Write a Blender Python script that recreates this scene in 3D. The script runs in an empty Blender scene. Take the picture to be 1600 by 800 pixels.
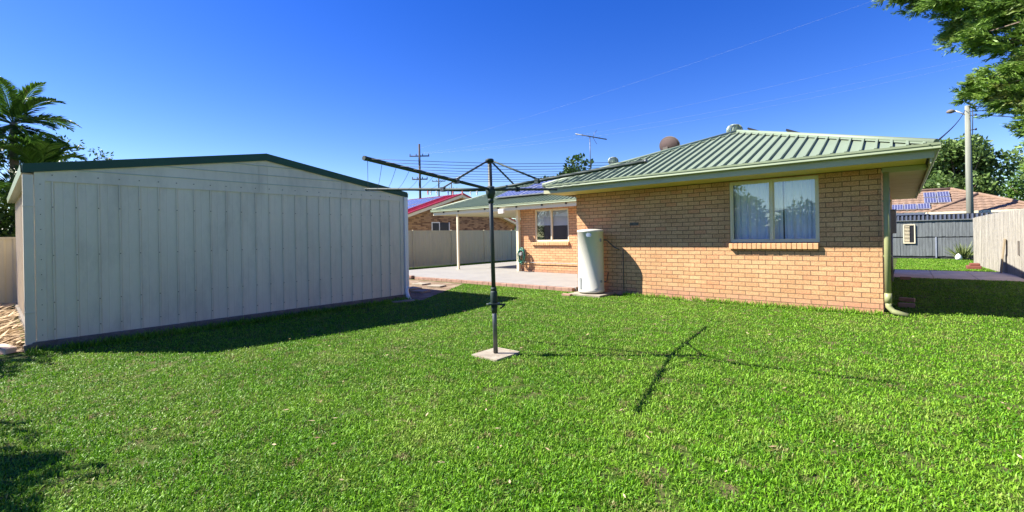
import bpy, math, random
import numpy as np
from math import sin, cos, pi, radians, atan, atan2, hypot, sqrt
from mathutils import Vector, Matrix
random.seed(7); RNG = np.random.default_rng(11)
S = bpy.context.scene
COL = S.collection

# ------------------------------------------------------------------ materials
def new_mat(name):
    m = bpy.data.materials.new(name); m.use_nodes = True
    nt = m.node_tree; nt.nodes.clear()
    out = nt.nodes.new('ShaderNodeOutputMaterial')
    return m, nt, out
def N(nt, t, **kw):
    n = nt.nodes.new(t)
    for k, v in kw.items():
        if hasattr(n, k): setattr(n, k, v)
    return n
def setin(n, **kw):
    for k, v in kw.items():
        n.inputs[k.replace('_', ' ')].default_value = v
def c4(c): return (c[0], c[1], c[2], 1.0)
def pos(nt): return nt.nodes.new('ShaderNodeNewGeometry').outputs['Position']
def noise(nt, vec, scale, detail=4, rough=.55):
    n = nt.nodes.new('ShaderNodeTexNoise'); n.inputs['Scale'].default_value = scale
    n.inputs['Detail'].default_value = detail; n.inputs['Roughness'].default_value = rough
    nt.links.new(vec, n.inputs['Vector']); return n
def ramp(nt, fac, stops):
    r = nt.nodes.new('ShaderNodeValToRGB'); e = r.color_ramp.elements
    while len(e) < len(stops): e.new(.5)
    for i, (p, c) in enumerate(stops): e[i].position = p; e[i].color = c4(c) if len(c) == 3 else c
    nt.links.new(fac, r.inputs['Fac']); return r
def mixc(nt, fac, a, b, mode='MIX'):
    m = nt.nodes.new('ShaderNodeMix'); m.data_type = 'RGBA'; m.blend_type = mode
    for i, v in ((0, fac), (6, a), (7, b)):
        if hasattr(v, 'is_output'): nt.links.new(v, m.inputs[i])
        elif i == 0: m.inputs[0].default_value = v
        else: m.inputs[i].default_value = c4(v)
    return m.outputs[2]
def scalevec(nt, vec, s):
    m = nt.nodes.new('ShaderNodeMapping'); m.inputs['Scale'].default_value = s
    nt.links.new(vec, m.inputs['Vector']); return m.outputs[0]
def principled(nt, out, col, rough=.6, metal=0, spec=.5, bump=None, bstr=.3, bdist=.01):
    p = nt.nodes.new('ShaderNodeBsdfPrincipled')
    if hasattr(col, 'is_output'): nt.links.new(col, p.inputs['Base Color'])
    else: p.inputs['Base Color'].default_value = c4(col)
    if hasattr(rough, 'is_output'): nt.links.new(rough, p.inputs['Roughness'])
    else: p.inputs['Roughness'].default_value = rough
    p.inputs['Metallic'].default_value = metal
    p.inputs['Specular IOR Level'].default_value = spec
    if bump is not None:
        b = nt.nodes.new('ShaderNodeBump'); b.inputs['Strength'].default_value = bstr
        b.inputs['Distance'].default_value = bdist
        nt.links.new(bump, b.inputs['Height']); nt.links.new(b.outputs[0], p.inputs['Normal'])
    nt.links.new(p.outputs[0], out.inputs['Surface']); return p
def mk(name, c, rough=.55, metal=0, var=.12, scale=3., fine=40., stretch=(1, 1, 1), bstr=.15, dirt=None, dirtamt=.4, spec=.5):
    """weathered paint / metal / concrete: two noises vary the colour a little, a fine bump"""
    m, nt, out = new_mat(name); P = scalevec(nt, pos(nt), stretch)
    n1 = noise(nt, P, scale, 5); n2 = noise(nt, P, fine, 3)
    lo = tuple(x*(1-var) for x in c); hi = tuple(min(1, x*(1+var)) for x in c)
    r1 = ramp(nt, n1.outputs[0], [(.3, lo), (.7, hi)])
    col = mixc(nt, .25, r1.outputs[0], ramp(nt, n2.outputs[0], [(.3, lo), (.7, hi)]).outputs[0])
    if dirt:
        n3 = noise(nt, P, scale*2.3, 8, .7)
        f = ramp(nt, n3.outputs[0], [(.5, (0, 0, 0)), (.72, (dirtamt,)*3)])
        col = mixc(nt, f.outputs[0], col, dirt)
    principled(nt, out, col, rough, metal, spec, n2.outputs[0], bstr, .004)
    return m
def brick_mat(name, axis, c1, c2, mortar, w=.24, h=.0862, var=None, zoff=0., contrast=1.):
    m, nt, out = new_mat(name); P = pos(nt)
    sep = N(nt, 'ShaderNodeSeparateXYZ'); nt.links.new(P, sep.inputs[0])
    cmb = N(nt, 'ShaderNodeCombineXYZ')
    nt.links.new(sep.outputs[0 if axis == 'X' else 1], cmb.inputs[0]); nt.links.new(sep.outputs[2], cmb.inputs[1])
    mp = N(nt, 'ShaderNodeMapping'); mp.inputs['Location'].default_value = (.07, zoff, 0); nt.links.new(cmb.outputs[0], mp.inputs[0])
    # jitter so that arrises are not ruler straight
    jn = noise(nt, P, 22, 2); vm = N(nt, 'ShaderNodeVectorMath', operation='MULTIPLY_ADD')
    nt.links.new(jn.outputs['Color'], vm.inputs[0]); vm.inputs[1].default_value = (.007, .007, 0); nt.links.new(mp.outputs[0], vm.inputs[2])
    b = N(nt, 'ShaderNodeTexBrick'); nt.links.new(vm.outputs[0], b.inputs['Vector'])
    b.offset = .5; b.squash = 1
    setin(b, Scale=1., Mortar_Size=.0058, Mortar_Smooth=.25, Bias=0., Brick_Width=w, Row_Height=h)
    b.inputs['Color1'].default_value = (0, 0, 0, 1); b.inputs['Color2'].default_value = (1, 1, 1, 1); b.inputs['Mortar'].default_value = (.5, .5, .5, 1)
    r = ramp(nt, b.outputs['Color'], [(0, c1), (.35, tuple((a+q)/2 for a, q in zip(c1, c2))), (.7, c2), (.97, var or c2)])
    n1 = noise(nt, P, 60, 5, .7); n2 = noise(nt, P, 1.1, 3)
    col = mixc(nt, .5*contrast, r.outputs[0], ramp(nt, n1.outputs[0], [(.35, tuple(x*.55 for x in c1)), (.65, tuple(min(1, x*1.25) for x in c2))]).outputs[0], 'MIX')
    col = mixc(nt, .55, col, ramp(nt, n2.outputs[0], [(.3, (.72, .68, .66)), (.7, (1.1, 1.08, 1.05))]).outputs[0], 'MULTIPLY')
    st = N(nt, 'ShaderNodeMath', operation='MULTIPLY_ADD'); st.inputs[1].default_value = .55; st.inputs[2].default_value = 0
    n5 = noise(nt, P, 2.2, 4); nt.links.new(n5.outputs[0], st.inputs[0])
    sb = N(nt, 'ShaderNodeMath', operation='SUBTRACT'); nt.links.new(st.outputs[0], sb.inputs[0]); nt.links.new(sep.outputs[2], sb.inputs[1])
    stain = ramp(nt, sb.outputs[0], [(0, (0, 0, 0)), (.28, (.65,)*3)])
    col = mixc(nt, stain.outputs[0], col, (.40, .20, .15))
    mc = mixc(nt, n1.outputs[0], mortar, tuple(x*.55 for x in mortar))
    col = mixc(nt, b.outputs['Fac'], col, mc)
    # rising damp / dirt line at the foot of the wall (a stain, fixed to the wall)
    inv = N(nt, 'ShaderNodeMath', operation='MULTIPLY_ADD'); inv.inputs[1].default_value = -1.; inv.inputs[2].default_value = 1.
    nt.links.new(b.outputs['Fac'], inv.inputs[0])
    add = N(nt, 'ShaderNodeMath', operation='MULTIPLY_ADD'); add.inputs[1].default_value = .22
    nt.links.new(n1.outputs[0], add.inputs[0]); nt.links.new(inv.outputs[0], add.inputs[2])
    principled(nt, out, col, .88, 0, .25, add.outputs[0], .9, .008)
    return m
def leaf_mat(name, c1, c2, rough=.45, trans=.35, patch=None, nscale=1.5, spec=.35):
    """foliage: colour varies per leaf (attribute 'tint') and by slow noise; part of the light passes through"""
    m, nt, out = new_mat(name); P = pos(nt)
    at = N(nt, 'ShaderNodeAttribute'); at.attribute_name = 'tint'
    n1 = noise(nt, P, nscale, 4)
    ad = N(nt, 'ShaderNodeMath', operation='MULTIPLY_ADD'); ad.inputs[1].default_value = .6; ad.use_clamp = True
    mm = N(nt, 'ShaderNodeMath', operation='MULTIPLY'); mm.inputs[1].default_value = .42
    nt.links.new(at.outputs['Fac'], ad.inputs[0]); nt.links.new(n1.outputs[0], mm.inputs[0]); nt.links.new(mm.outputs[0], ad.inputs[2])
    col = ramp(nt, ad.outputs[0], [(.15, c1), (.85, c2)]).outputs[0]
    if patch:
        for (pc, sc, lo, hi, amt) in patch:
            n2 = noise(nt, P, sc, 5, .6)
            mu = N(nt, 'ShaderNodeMath', operation='MULTIPLY_ADD'); mu.inputs[1].default_value = .18; 
            nt.links.new(at.outputs['Fac'], mu.inputs[0]); nt.links.new(n2.outputs[0], mu.inputs[2])
            f = ramp(nt, mu.outputs[0], [(lo, (0, 0, 0)), (hi, (amt,)*3)])
            col = mixc(nt, f.outputs[0], col, pc)
    p = principled(nt, out, col, rough, 0, spec)
    t = N(nt, 'ShaderNodeBsdfTranslucent'); nt.links.new(mixc(nt, .5, col, (.35, .5, .05), 'MIX') if trans > .3 else col, t.inputs['Color'])
    mx = N(nt, 'ShaderNodeMixShader'); mx.inputs[0].default_value = trans
    nt.links.new(p.outputs[0], mx.inputs[1]); nt.links.new(t.outputs[0], mx.inputs[2]); nt.links.new(mx.outputs[0], out.inputs['Surface'])
    return m
def glass_mat(name, refl=.3, tint=(.75, .8, .82)):
    m, nt, out = new_mat(name)
    t = N(nt, 'ShaderNodeBsdfTransparent'); t.inputs[0].default_value = c4(tint)
    g = N(nt, 'ShaderNodeBsdfGlossy'); g.inputs['Roughness'].default_value = .01; g.inputs[0].default_value = (.9, .95, 1, 1)
    n1 = noise(nt, pos(nt), 1.2, 2); b = N(nt, 'ShaderNodeBump'); b.inputs['Strength'].default_value = .04; b.inputs['Distance'].default_value = .03
    nt.links.new(n1.outputs[0], b.inputs['Height']); nt.links.new(b.outputs[0], g.inputs['Normal'])
    mx = N(nt, 'ShaderNodeMixShader'); mx.inputs[0].default_value = refl
    nt.links.new(t.outputs[0], mx.inputs[1]); nt.links.new(g.outputs[0], mx.inputs[2]); nt.links.new(mx.outputs[0], out.inputs['Surface'])
    return m
def panel_mat(name):
    m, nt, out = new_mat(name)
    tc = N(nt, 'ShaderNodeTexCoord')
    b = N(nt, 'ShaderNodeTexBrick'); b.offset = 0; b.squash = 1
    mp = N(nt, 'ShaderNodeMapping'); nt.links.new(tc.outputs['UV'], mp.inputs[0])
    nt.links.new(mp.outputs[0], b.inputs['Vector']); setin(b, Scale=1., Mortar_Size=.09, Mortar_Smooth=.1, Brick_Width=1., Row_Height=1.)
    b.inputs['Color1'].default_value = (.018, .022, .085, 1); b.inputs['Color2'].default_value = (.03, .032, .11, 1); b.inputs['Mortar'].default_value = (.3, .32, .42, 1)
    principled(nt, out, b.outputs['Color'], .12, 0, .6)
    return m
def tile_roof_mat(name, c):
    m, nt, out = new_mat(name); P = pos(nt)
    n1 = noise(nt, P, 1.5, 4); n2 = noise(nt, P, 9, 3)
    col = mixc(nt, .5, ramp(nt, n1.outputs[0], [(.3, tuple(x*.8 for x in c)), (.7, tuple(x*1.15 for x in c))]).outputs[0], ramp(nt, n2.outputs[0], [(.3, tuple(x*.7 for x in c)), (.7, tuple(x*1.2 for x in c))]).outputs[0])
    principled(nt, out, col, .8)
    return m
def ground_mat(name, c1, c2, c3, s1=1.3, s2=60):
    m, nt, out = new_mat(name); P = pos(nt)
    n1 = noise(nt, P, s1, 5, .6); n2 = noise(nt, P, s2, 4, .7)
    a = ramp(nt, n2.outputs[0], [(.35, c1), (.65, c2)]).outputs[0]
    col = mixc(nt, ramp(nt, n1.outputs[0], [(.45, (0, 0, 0)), (.68, (.85,)*3)]).outputs[0], a, c3)
    principled(nt, out, col, .95, 0, .1, n2.outputs[0], .6, .02)
    return m

M = {}
M['brickX'] = brick_mat('house_brick_front', 'X', (.50, .265, .125), (.68, .415, .215), (.22, .14, .085), var=(.60, .25, .13))
M['brickY'] = brick_mat('house_brick_side', 'Y', (.50, .25, .115), (.66, .39, .19), (.22, .15, .10), var=(.60, .24, .12))
M['brick2X'] = brick_mat('neighbour_brick_x', 'X', (.12, .05, .025), (.44, .27, .14), (.30, .22, .15), contrast=.5)
M['brick2Y'] = brick_mat('neighbour_brick_y', 'Y', (.10, .04, .02), (.46, .28, .14), (.30, .22, .15), contrast=.4)
M['edge'] = mk('red_edge_brick', (.32, .19, .14), .9, var=.3, scale=6, fine=30, bstr=.4, dirt=(.22, .14, .09))
M['redbrick'] = mk('dark_red_brick', (.16, .05, .035), .9, var=.3)
M['sillbrick'] = mk('sill_brick', (.58, .33, .16), .9, var=.2, scale=9, fine=60, bstr=.4)
M['roof'] = mk('green_roof_sheet', (.19, .24, .165), .55, .0, .10, 1.2, 20, bstr=.05, dirt=(.22, .26, .2), dirtamt=.35)
M['gutter'] = mk('pale_green_gutter', (.27, .32, .20), .4, 0, .08, 2, 30, bstr=.05, dirt=(.2, .22, .15), dirtamt=.3)
M['fascia'] = mk('fascia_paint', (.42, .42, .26), .5, 0, .08, 2, 30, bstr=.06)
M['soffit'] = mk('cream_soffit', (.62, .50, .13), .6, 0, .06, 2, 30, bstr=.06)
M['soffit2'] = mk('grey_soffit', (.55, .48, .30), .6, 0, .06, 2, 30, (1, .2, 1), .06)
M['cream'] = mk('cream_paint', (.74, .66, .46), .5, 0, .06, 2, 30, bstr=.06)
M['white'] = mk('white_paint', (.8, .78, .74), .5, 0, .05, 3, 30, bstr=.05)
M['pipegreen'] = mk('downpipe_paint', (.29, .31, .145), .45, 0, .08, 4, 30, bstr=.05, dirt=(.25, .22, .12), dirtamt=.3)
M['shed'] = mk('cream_shed_cladding', (.70, .62, .49), .5, 0, .08, 1.2, 25, (1, 1, .35), .08, dirt=(.46, .41, .33), dirtamt=.55)
M['shedroof'] = mk('shed_roof', (.40, .46, .40), .4, 0, .06, 1.2, 25, bstr=.04)
M['darkgreen'] = mk('dark_green_steel', (.008, .06, .035), .6, 0, .12, 2, 20, bstr=.05)
M['lineGreen'] = mk('clothesline_green', (.010, .028, .024), .65, .0, .25, 6, 40, bstr=.1)
M['linegrey'] = mk('dark_grey_tube', (.035, .042, .045), .5, .2, .2, 8, 60, bstr=.1)
M['galv'] = mk('aged_grey_steel', (.12, .13, .135), .45, .6, .2, 8, 60, bstr=.1)
M['wire'] = mk('dark_wire', (.03, .032, .04), .5, .2, .1, 5, 40)
M['cable'] = mk('pale_cable', (.3, .33, .4), .5, .2, .1, 5, 40)
M['concrete'] = mk('old_concrete', (.30, .265, .205), .95, 0, .25, 6, 60, bstr=.5, dirt=(.18, .13, .08), dirtamt=.7)
M['slab'] = mk('dark_slab', (.16, .14, .12), .95, 0, .3, 5, 40, bstr=.5, dirt=(.07, .06, .04), dirtamt=.7)
M['patio'] = mk('painted_patio', (.27, .26, .235), .7, 0, .10, 1.5, 60, bstr=.2, dirt=(.21, .19, .19), dirtamt=.6)
M['path'] = mk('path_concrete', (.70, .55, .42), .95, 0, .22, 1.5, 40, bstr=.4, dirt=(.28, .2, .15), dirtamt=.5)
M['fence'] = mk('cream_steel_fence', (.66, .57, .37), .42, 0, .05, 1.5, 25, (1, 1, .4), .04)
M['whitefence'] = mk('bleached_paling', (.35, .33, .285), .9, 0, .35, 5, 40, (1, 3, .25), .3, dirt=(.36, .34, .31), dirtamt=.5)
M['greyfence'] = mk('grey_timber', (.13, .145, .15), .9, 0, .35, 6, 40, (3, 1, .25), .3, dirt=(.25, .27, .26), dirtamt=.5)
M['greydark'] = mk('dark_timber', (.03, .033, .038), .9, 0, .3, 6, 40, bstr=.2)
M['weathered'] = mk('weathered_timber', (.30, .24, .15), .9, 0, .3, 5, 40, (1, 1, .2), .3)
M['polewood'] = mk('pole_timber', (.20, .21, .17), .9, 0, .25, 4, 30, (3, 3, .2), .3)
M['farpole'] = mk('dark_pole_timber', (.07, .06, .06), .9, 0, .25, 4, 30)
M['black'] = mk('black_plastic', (.012, .012, .014), .5, 0, .1)
M['tank'] = mk('tank_enamel', (.60, .58, .50), .35, 0, .04, 3, 30, bstr=.03)
M['tankgrey'] = mk('tank_trim', (.25, .26, .26), .5, 0, .1)
M['labelblue'] = mk('label_plate', (.35, .42, .55), .4, 0, .3, 40, 80)
M['curtain'] = mk('curtain_cloth', (.85, .86, .9), .9, 0, .03, 3, 60)
M['curtain2'] = mk('blind_cloth', (.70, .72, .78), .9, 0, .03, 3, 60)
M['interior'] = mk('room_interior', (.10, .10, .13), .9, 0, .1)
M['glass'] = glass_mat('window_glass', .18, (.93, .97, 1))
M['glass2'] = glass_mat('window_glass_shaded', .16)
M['pv'] = panel_mat('solar_cells')
M['alu'] = mk('aluminium_frame', (.55, .56, .58), .35, .7, .05)
M['redroof'] = mk('red_roof_sheet', (.42, .03, .045), .4, 0, .1, 1.5, 20, bstr=.05)
M['tileroof'] = tile_roof_mat('brown_roof_tiles', (.23, .15, .10))
M['tilehouse'] = mk('render_wall', (.35, .33, .3), .8)
M['navy'] = mk('dark_blue_sheet', (.10, .12, .17), .5, 0, .15, 3, 20, (4, 1, 1))
M['dish'] = mk('brown_mesh_dish', (.065, .04, .035), .8, 0, .2, 8, 60)
M['vent'] = mk('vent_steel', (.36, .42, .34), .35, .4, .1)
M['hose'] = mk('green_hose', (.01, .16, .10), .4, 0, .15)
M['bark'] = mk('tree_bark', (.16, .12, .09), .95, 0, .35, 6, 40, (1, 1, .3), .5)
M['palmtrunk'] = mk('palm_trunk', (.22, .18, .13), .95, 0, .3, 6, 40, (1, 1, 3), .5)
M['peg_pink'] = mk('pink_peg', (.65, .22, .2), .5); M['peg_white'] = mk('white_peg', (.7, .7, .72), .5); M['peg_blue'] = mk('blue_peg', (.2, .3, .6), .5)
M['soil'] = ground_mat('lawn_soil', (.025, .060, .006), (.06, .12, .012), (.14, .105, .06), 5., 60)
M['dirt'] = ground_mat('bare_dirt', (.12, .08, .05), (.26, .19, .13), (.34, .27, .2), 2.5, 30)
M['outer'] = ground_mat('distant_ground', (.04, .08, .02), (.07, .12, .03), (.09, .1, .04), .2, 8)
M['grass'] = leaf_mat('grass_blades', (.026, .118, .003), (.205, .445, .014), .5, .25, patch=[((.36, .50, .16), 40., .72, .86, .25), ((.30, .24, .10), 1.7, .64, .84, .5), ((.30, .48, .05), .8, .54, .75, .5), ((.24, .15, .09), 6., .68, .80, .8)], nscale=2.2, spec=.25)
M['litter'] = leaf_mat('dry_litter', (.20, .13, .07), (.62, .48, .31), .8, .1, nscale=3, spec=.1)
M['palm'] = leaf_mat('palm_leaf', (.03, .09, .012), (.12, .24, .03), .35, .25, spec=.6)
M['leafdark'] = leaf_mat('dark_leaf', (.016, .045, .010), (.075, .15, .022), .45, .2)
M['leafmid'] = leaf_mat('mid_leaf', (.03, .08, .012), (.13, .23, .03), .45, .25)
M['euc'] = leaf_mat('gum_leaf', (.025, .065, .015), (.16, .25, .06), .5, .2)
M['conifer'] = leaf_mat('conifer_leaf', (.03, .09, .012), (.26, .42, .06), .5, .25, patch=[((.28, .17, .10), 3.5, .62, .8, .5)], nscale=1.2)
M['spiky'] = leaf_mat('spiky_leaf', (.08, .12, .03), (.25, .30, .10), .5, .2)

# ------------------------------------------------------------------ object helpers
WLOC = {}
def tag(o, label=None, cat=None, group=None, kind=None):
    if label: o['label'] = label
    if cat: o['category'] = cat
    if group: o['group'] = group
    if kind: o['kind'] = kind
    return o
def empty(name, loc, label, cat, group=None):
    o = bpy.data.objects.new(name, None); COL.objects.link(o); o.location = loc; o.empty_display_size = .2
    WLOC[o.name] = Vector(loc); return tag(o, label, cat, group)
def link_mesh(name, me, mat, parent=None, loc=(0, 0, 0)):
    o = bpy.data.objects.new(name, me); COL.objects.link(o)
    if mat: me.materials.append(mat)
    if parent is not None:
        o.parent = parent; WLOC[o.name] = WLOC[parent.name]
    else:
        o.location = loc; WLOC[o.name] = Vector(loc)
    return o
class MB:
    def __init__(s): s.v = []; s.f = []; s.sm = []; s.uv = {}
    def add(s, vs, fs, smooth=False):
        b = len(s.v); s.v += [tuple(v) for v in vs]; s.f += [tuple(i+b for i in f) for f in fs]; s.sm += [smooth]*len(fs); return s
    def box(s, x0, x1, y0, y1, z0, z1):
        v = [(x, y, z) for z in (z0, z1) for y in (y0, y1) for x in (x0, x1)]
        return s.add(v, [(0, 2, 3, 1), (4, 5, 7, 6), (0, 1, 5, 4), (2, 6, 7, 3), (0, 4, 6, 2), (1, 3, 7, 5)])
    def obox(s, c, size, rot):   # oriented box; rot = Matrix 3x3
        hx, hy, hz = [q/2 for q in size]; c = Vector(c)
        v = [c+rot@Vector((x, y, z)) for z in (-hz, hz) for y in (-hy, hy) for x in (-hx, hx)]
        return s.add(v, [(0, 2, 3, 1), (4, 5, 7, 6), (0, 1, 5, 4), (2, 6, 7, 3), (0, 4, 6, 2), (1, 3, 7, 5)])
    def tube(s, pts, r, n=8, cap=True, smooth=True):
        pts = [Vector(p) for p in pts]; k = len(pts); rs = r if isinstance(r, (list, tuple)) else [r]*k
        d0 = (pts[1]-pts[0]).normalized(); up = Vector((0, 0, 1)) if abs(d0.z) < .95 else Vector((1, 0, 0))
        a = d0.cross(up).normalized(); vs = []
        for i, p in enumerate(pts):
            d = (pts[min(i+1, k-1)]-pts[max(i-1, 0)]).normalized()
            a = (a-d*a.dot(d)).normalized(); b = d.cross(a)
            for j in range(n):
                t = 2*pi*j/n; vs.append(p+(a*cos(t)+b*sin(t))*rs[i])
        fs = [(i*n+j, i*n+(j+1) % n, (i+1)*n+(j+1) % n, (i+1)*n+j) for i in range(k-1) for j in range(n)]
        s.add(vs, fs, smooth)
        if cap:
            b = len(s.v)-len(vs); s.f.append(tuple(b+j for j in reversed(range(n)))); s.sm.append(False)
            s.f.append(tuple(b+(k-1)*n+j for j in range(n))); s.sm.append(False)
        return s
    def lathe(s, prof, c, n=24, smooth=True):
        vs = [(c[0]+r*cos(2*pi*j/n), c[1]+r*sin(2*pi*j/n), c[2]+z) for r, z in prof for j in range(n)]
        fs = [(i*n+j, i*n+(j+1) % n, (i+1)*n+(j+1) % n, (i+1)*n+j) for i in range(len(prof)-1) for j in range(n)]
        return s.add(vs, fs, smooth)
    def prism(s, poly, axis, a, b):   # poly of 2-D points in the plane normal to axis
        def P(p, t): return {'X': (t, p[0], p[1]), 'Y': (p[0], t, p[1]), 'Z': (p[0], p[1], t)}[axis]
        n = len(poly); vs = [P(p, a) for p in poly]+[P(p, b) for p in poly]
        fs = [tuple(range(n)), tuple(reversed(range(n, 2*n)))]+[(i, (i+1) % n, n+(i+1) % n, n+i) for i in range(n)]
        return s.add(vs, fs)
    def build(s, name, mat, parent=None, loc=None, fix=True, bevel=0):
        if parent is not None: L = WLOC[parent.name]
        elif loc is not None: L = Vector(loc)
        else:
            a = np.array(s.v); L = Vector(((a[:, 0].min()+a[:, 0].max())/2, (a[:, 1].min()+a[:, 1].max())/2, a[:, 2].min()))
        me = bpy.data.meshes.new(name); me.from_pydata([(v[0]-L.x, v[1]-L.y, v[2]-L.z) for v in s.v], [], s.f)
        me.polygons.foreach_set('use_smooth', s.sm)
        if fix:
            import bmesh
            bm = bmesh.new(); bm.from_mesh(me); bmesh.ops.recalc_face_normals(bm, faces=bm.faces); bm.to_mesh(me); bm.free()
        o = link_mesh(name, me, mat, parent, L)
        if bevel:
            md = o.modifiers.new('bevel', 'BEVEL'); md.width = bevel; md.segments = 2; md.limit_method = 'ANGLE'
        return o
def copy_tree(o, parent=None):
    c = o.copy(); COL.objects.link(c); c.parent = parent; WLOC[c.name] = WLOC.get(o.name, Vector((0, 0, 0)))
    for ch in list(o.children): copy_tree(ch, c)
    return c
def np_mesh(name, V, nper, tint, mat, parent=None, loc=(0, 0, 0), smooth=False):
    """V (n, nper, 3): n separate faces of nper corners"""
    n = V.shape[0]; L = WLOC[parent.name] if parent is not None else Vector(loc)
    V = V-np.array([L.x, L.y, L.z])
    me = bpy.data.meshes.new(name); me.vertices.add(n*nper); me.vertices.foreach_set('co', V.reshape(-1).astype(np.float32))
    me.loops.add(n*nper); me.loops.foreach_set('vertex_index', np.arange(n*nper, dtype=np.int32))
    me.polygons.add(n); me.polygons.foreach_set('loop_start', np.arange(n, dtype=np.int32)*nper)
    try: me.polygons.foreach_set('loop_total', np.full(n, nper, dtype=np.int32))
    except Exception: pass
    at = me.attributes.new('tint', 'FLOAT', 'POINT'); at.data.foreach_set('value', np.repeat(tint, nper).astype(np.float32))
    me.update(calc_edges=True)
    return link_mesh(name, me, mat, parent, L)
def unit(a): return a/np.maximum(np.linalg.norm(a, axis=-1, keepdims=True), 1e-9)
def leaves(C, D, length, width, up=None):
    """diamond leaves at C pointing along D"""
    n = len(C); D = unit(D); R = unit(np.cross(D, RNG.normal(size=(n, 3))) if up is None else np.cross(D, up))
    L = np.asarray(length).reshape(-1, 1); W = np.asarray(width).reshape(-1, 1)
    return np.stack([C, C+D*L*.45+R*W*.5, C+D*L, C+D*L*.45-R*W*.5], 1)
def blobs_leaves(blobs, per, size, aspect=.5, outw=.6, flat=.75, sizevar=.35):
    Vs, T = [], []
    for (x, y, z, r) in blobs:
        k = int(per*(r**2)) + 8
        d = unit(RNG.normal(size=(k, 3))); rad = r*(.35+.7*RNG.random((k, 1))**.6)
        C = np.array([x, y, z])+d*rad*np.array([1, 1, flat])
        D = unit(d*outw+RNG.normal(size=(k, 3))*.7)
        s = size*(1-sizevar+2*sizevar*RNG.random(k)); Vs.append(leaves(C, D, s, s*aspect)); T.append(np.clip(RNG.random(k)*.8+RNG.normal()*.12+.1, 0, 1))
    return np.concatenate(Vs), np.concatenate(T)
def broad_tree(name, base, h, cr, label, cat, mat, group=None, nb=22, per=500, size=.16, trunk_r=.14, crown0=.35, seed=1, aspect=.5, blobr=.36, squash=.8, cx=(0, 0), bark='bark'):
    rnd = random.Random(seed); root = empty(name, base, label, cat, group); bx, by, bz = base
    blobs = []; tr = MB(); cz = bz+h*(1+crown0)/2
    top = Vector((bx+cx[0], by+cx[1], bz+h*.72)); p0 = Vector(base)
    pts = [p0.lerp(top, t)+Vector((rnd.uniform(-.1, .1)*cr*.3, rnd.uniform(-.1, .1)*cr*.3, 0)) for t in (0, .25, .5, .75, 1)]
    pts[0] = p0
    tr.tube(pts, [trunk_r, trunk_r*.8, trunk_r*.65, trunk_r*.5, trunk_r*.25], 8)
    for i in range(nb):
        a = rnd.uniform(0, 2*pi); q = sqrt(rnd.uniform(.08, 1)); el = rnd.uniform(-1, 1)
        rr = cr*q*sqrt(max(.12, 1-.75*el*el))
        c = Vector((bx+cx[0]+cos(a)*rr*(1-blobr*.6), by+cx[1]+sin(a)*rr*(1-blobr*.6), cz+el*h*(1-crown0)/2*(1-blobr*.5)*(1 if el > 0 else .9)))
        br = cr*blobr*rnd.uniform(.6, 1.25); blobs.append((c.x, c.y, c.z, br))
        s = pts[2].lerp(pts[4], rnd.random()); mid = s.lerp(c, .5)+Vector((0, 0, -.08*cr))
        tr.tube([s, mid, c], [trunk_r*.32, trunk_r*.2, trunk_r*.06], 5)
    tr.build('trunk', M[bark], root)
    V, T = blobs_leaves(blobs, per, size, aspect, flat=squash)
    np_mesh('crown', V, 4, T, mat, root)
    return root

# ------------------------------------------------------------------ world, sun, camera
SUNX, SUNY, SUNEL = -.806, -.591, radians(43.7)      # where the sun stands
w = bpy.data.worlds.new('World'); S.world = w; w.use_nodes = True; nt = w.node_tree; nt.nodes.clear()
wo = nt.nodes.new('ShaderNodeOutputWorld'); bg = nt.nodes.new('ShaderNodeBackground'); sky = nt.nodes.new('ShaderNodeTexSky')
sky.sky_type = 'NISHITA'; sky.sun_disc = False; sky.sun_elevation = SUNEL; sky.sun_rotation = atan2(SUNX, SUNY)
sky.air_density = 1.0; sky.dust_density = .15; sky.ozone_density = 4.0; sky.altitude = 20
hs = nt.nodes.new('ShaderNodeHueSaturation'); hs.inputs['Saturation'].default_value = 1.36; hs.inputs['Value'].default_value = 1.0; hs.inputs['Hue'].default_value = .526
nt.links.new(sky.outputs[0], hs.inputs['Color']); nt.links.new(hs.outputs[0], bg.inputs[0]); bg.inputs[1].default_value = .075
nt.links.new(bg.outputs[0], wo.inputs[0])
sl = bpy.data.lights.new('sun', 'SUN'); sl.energy = 5.0; sl.angle = radians(.53); sl.color = (1, .94, .84)
so = bpy.data.objects.new('sun', sl); COL.objects.link(so)
sd = Vector((SUNX*cos(SUNEL), SUNY*cos(SUNEL), sin(SUNEL))); so.rotation_euler = sd.to_track_quat('Z', 'Y').to_euler(); so.location = sd*60
FPX = 707.5; YAW = atan(612/707.5); ROLL = .018
cd = bpy.data.cameras.new('camera'); cam = bpy.data.objects.new('camera', cd); COL.objects.link(cam); S.camera = cam
cd.sensor_width = 36; cd.lens = 36*FPX/1600; cd.shift_y = -30/1600; cd.clip_start = .05; cd.clip_end = 3000
R = Matrix.Rotation(YAW, 3, 'Z') @ Matrix.Rotation(radians(90), 3, 'X') @ Matrix.Rotation(-ROLL, 3, 'Z')
cam.matrix_world = Matrix.Translation((0, 0, 1.39)) @ R.to_4x4()
S.view_settings.view_transform = 'Standard'; S.view_settings.look = 'None'; S.view_settings.gamma = 1; S.view_settings.exposure = 1.5
S.cycles.max_bounces = 6; S.cycles.transparent_max_bounces = 12; S.cycles.caustics_reflective = False; S.cycles.caustics_refractive = False
S.cycles.use_denoising = True

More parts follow.
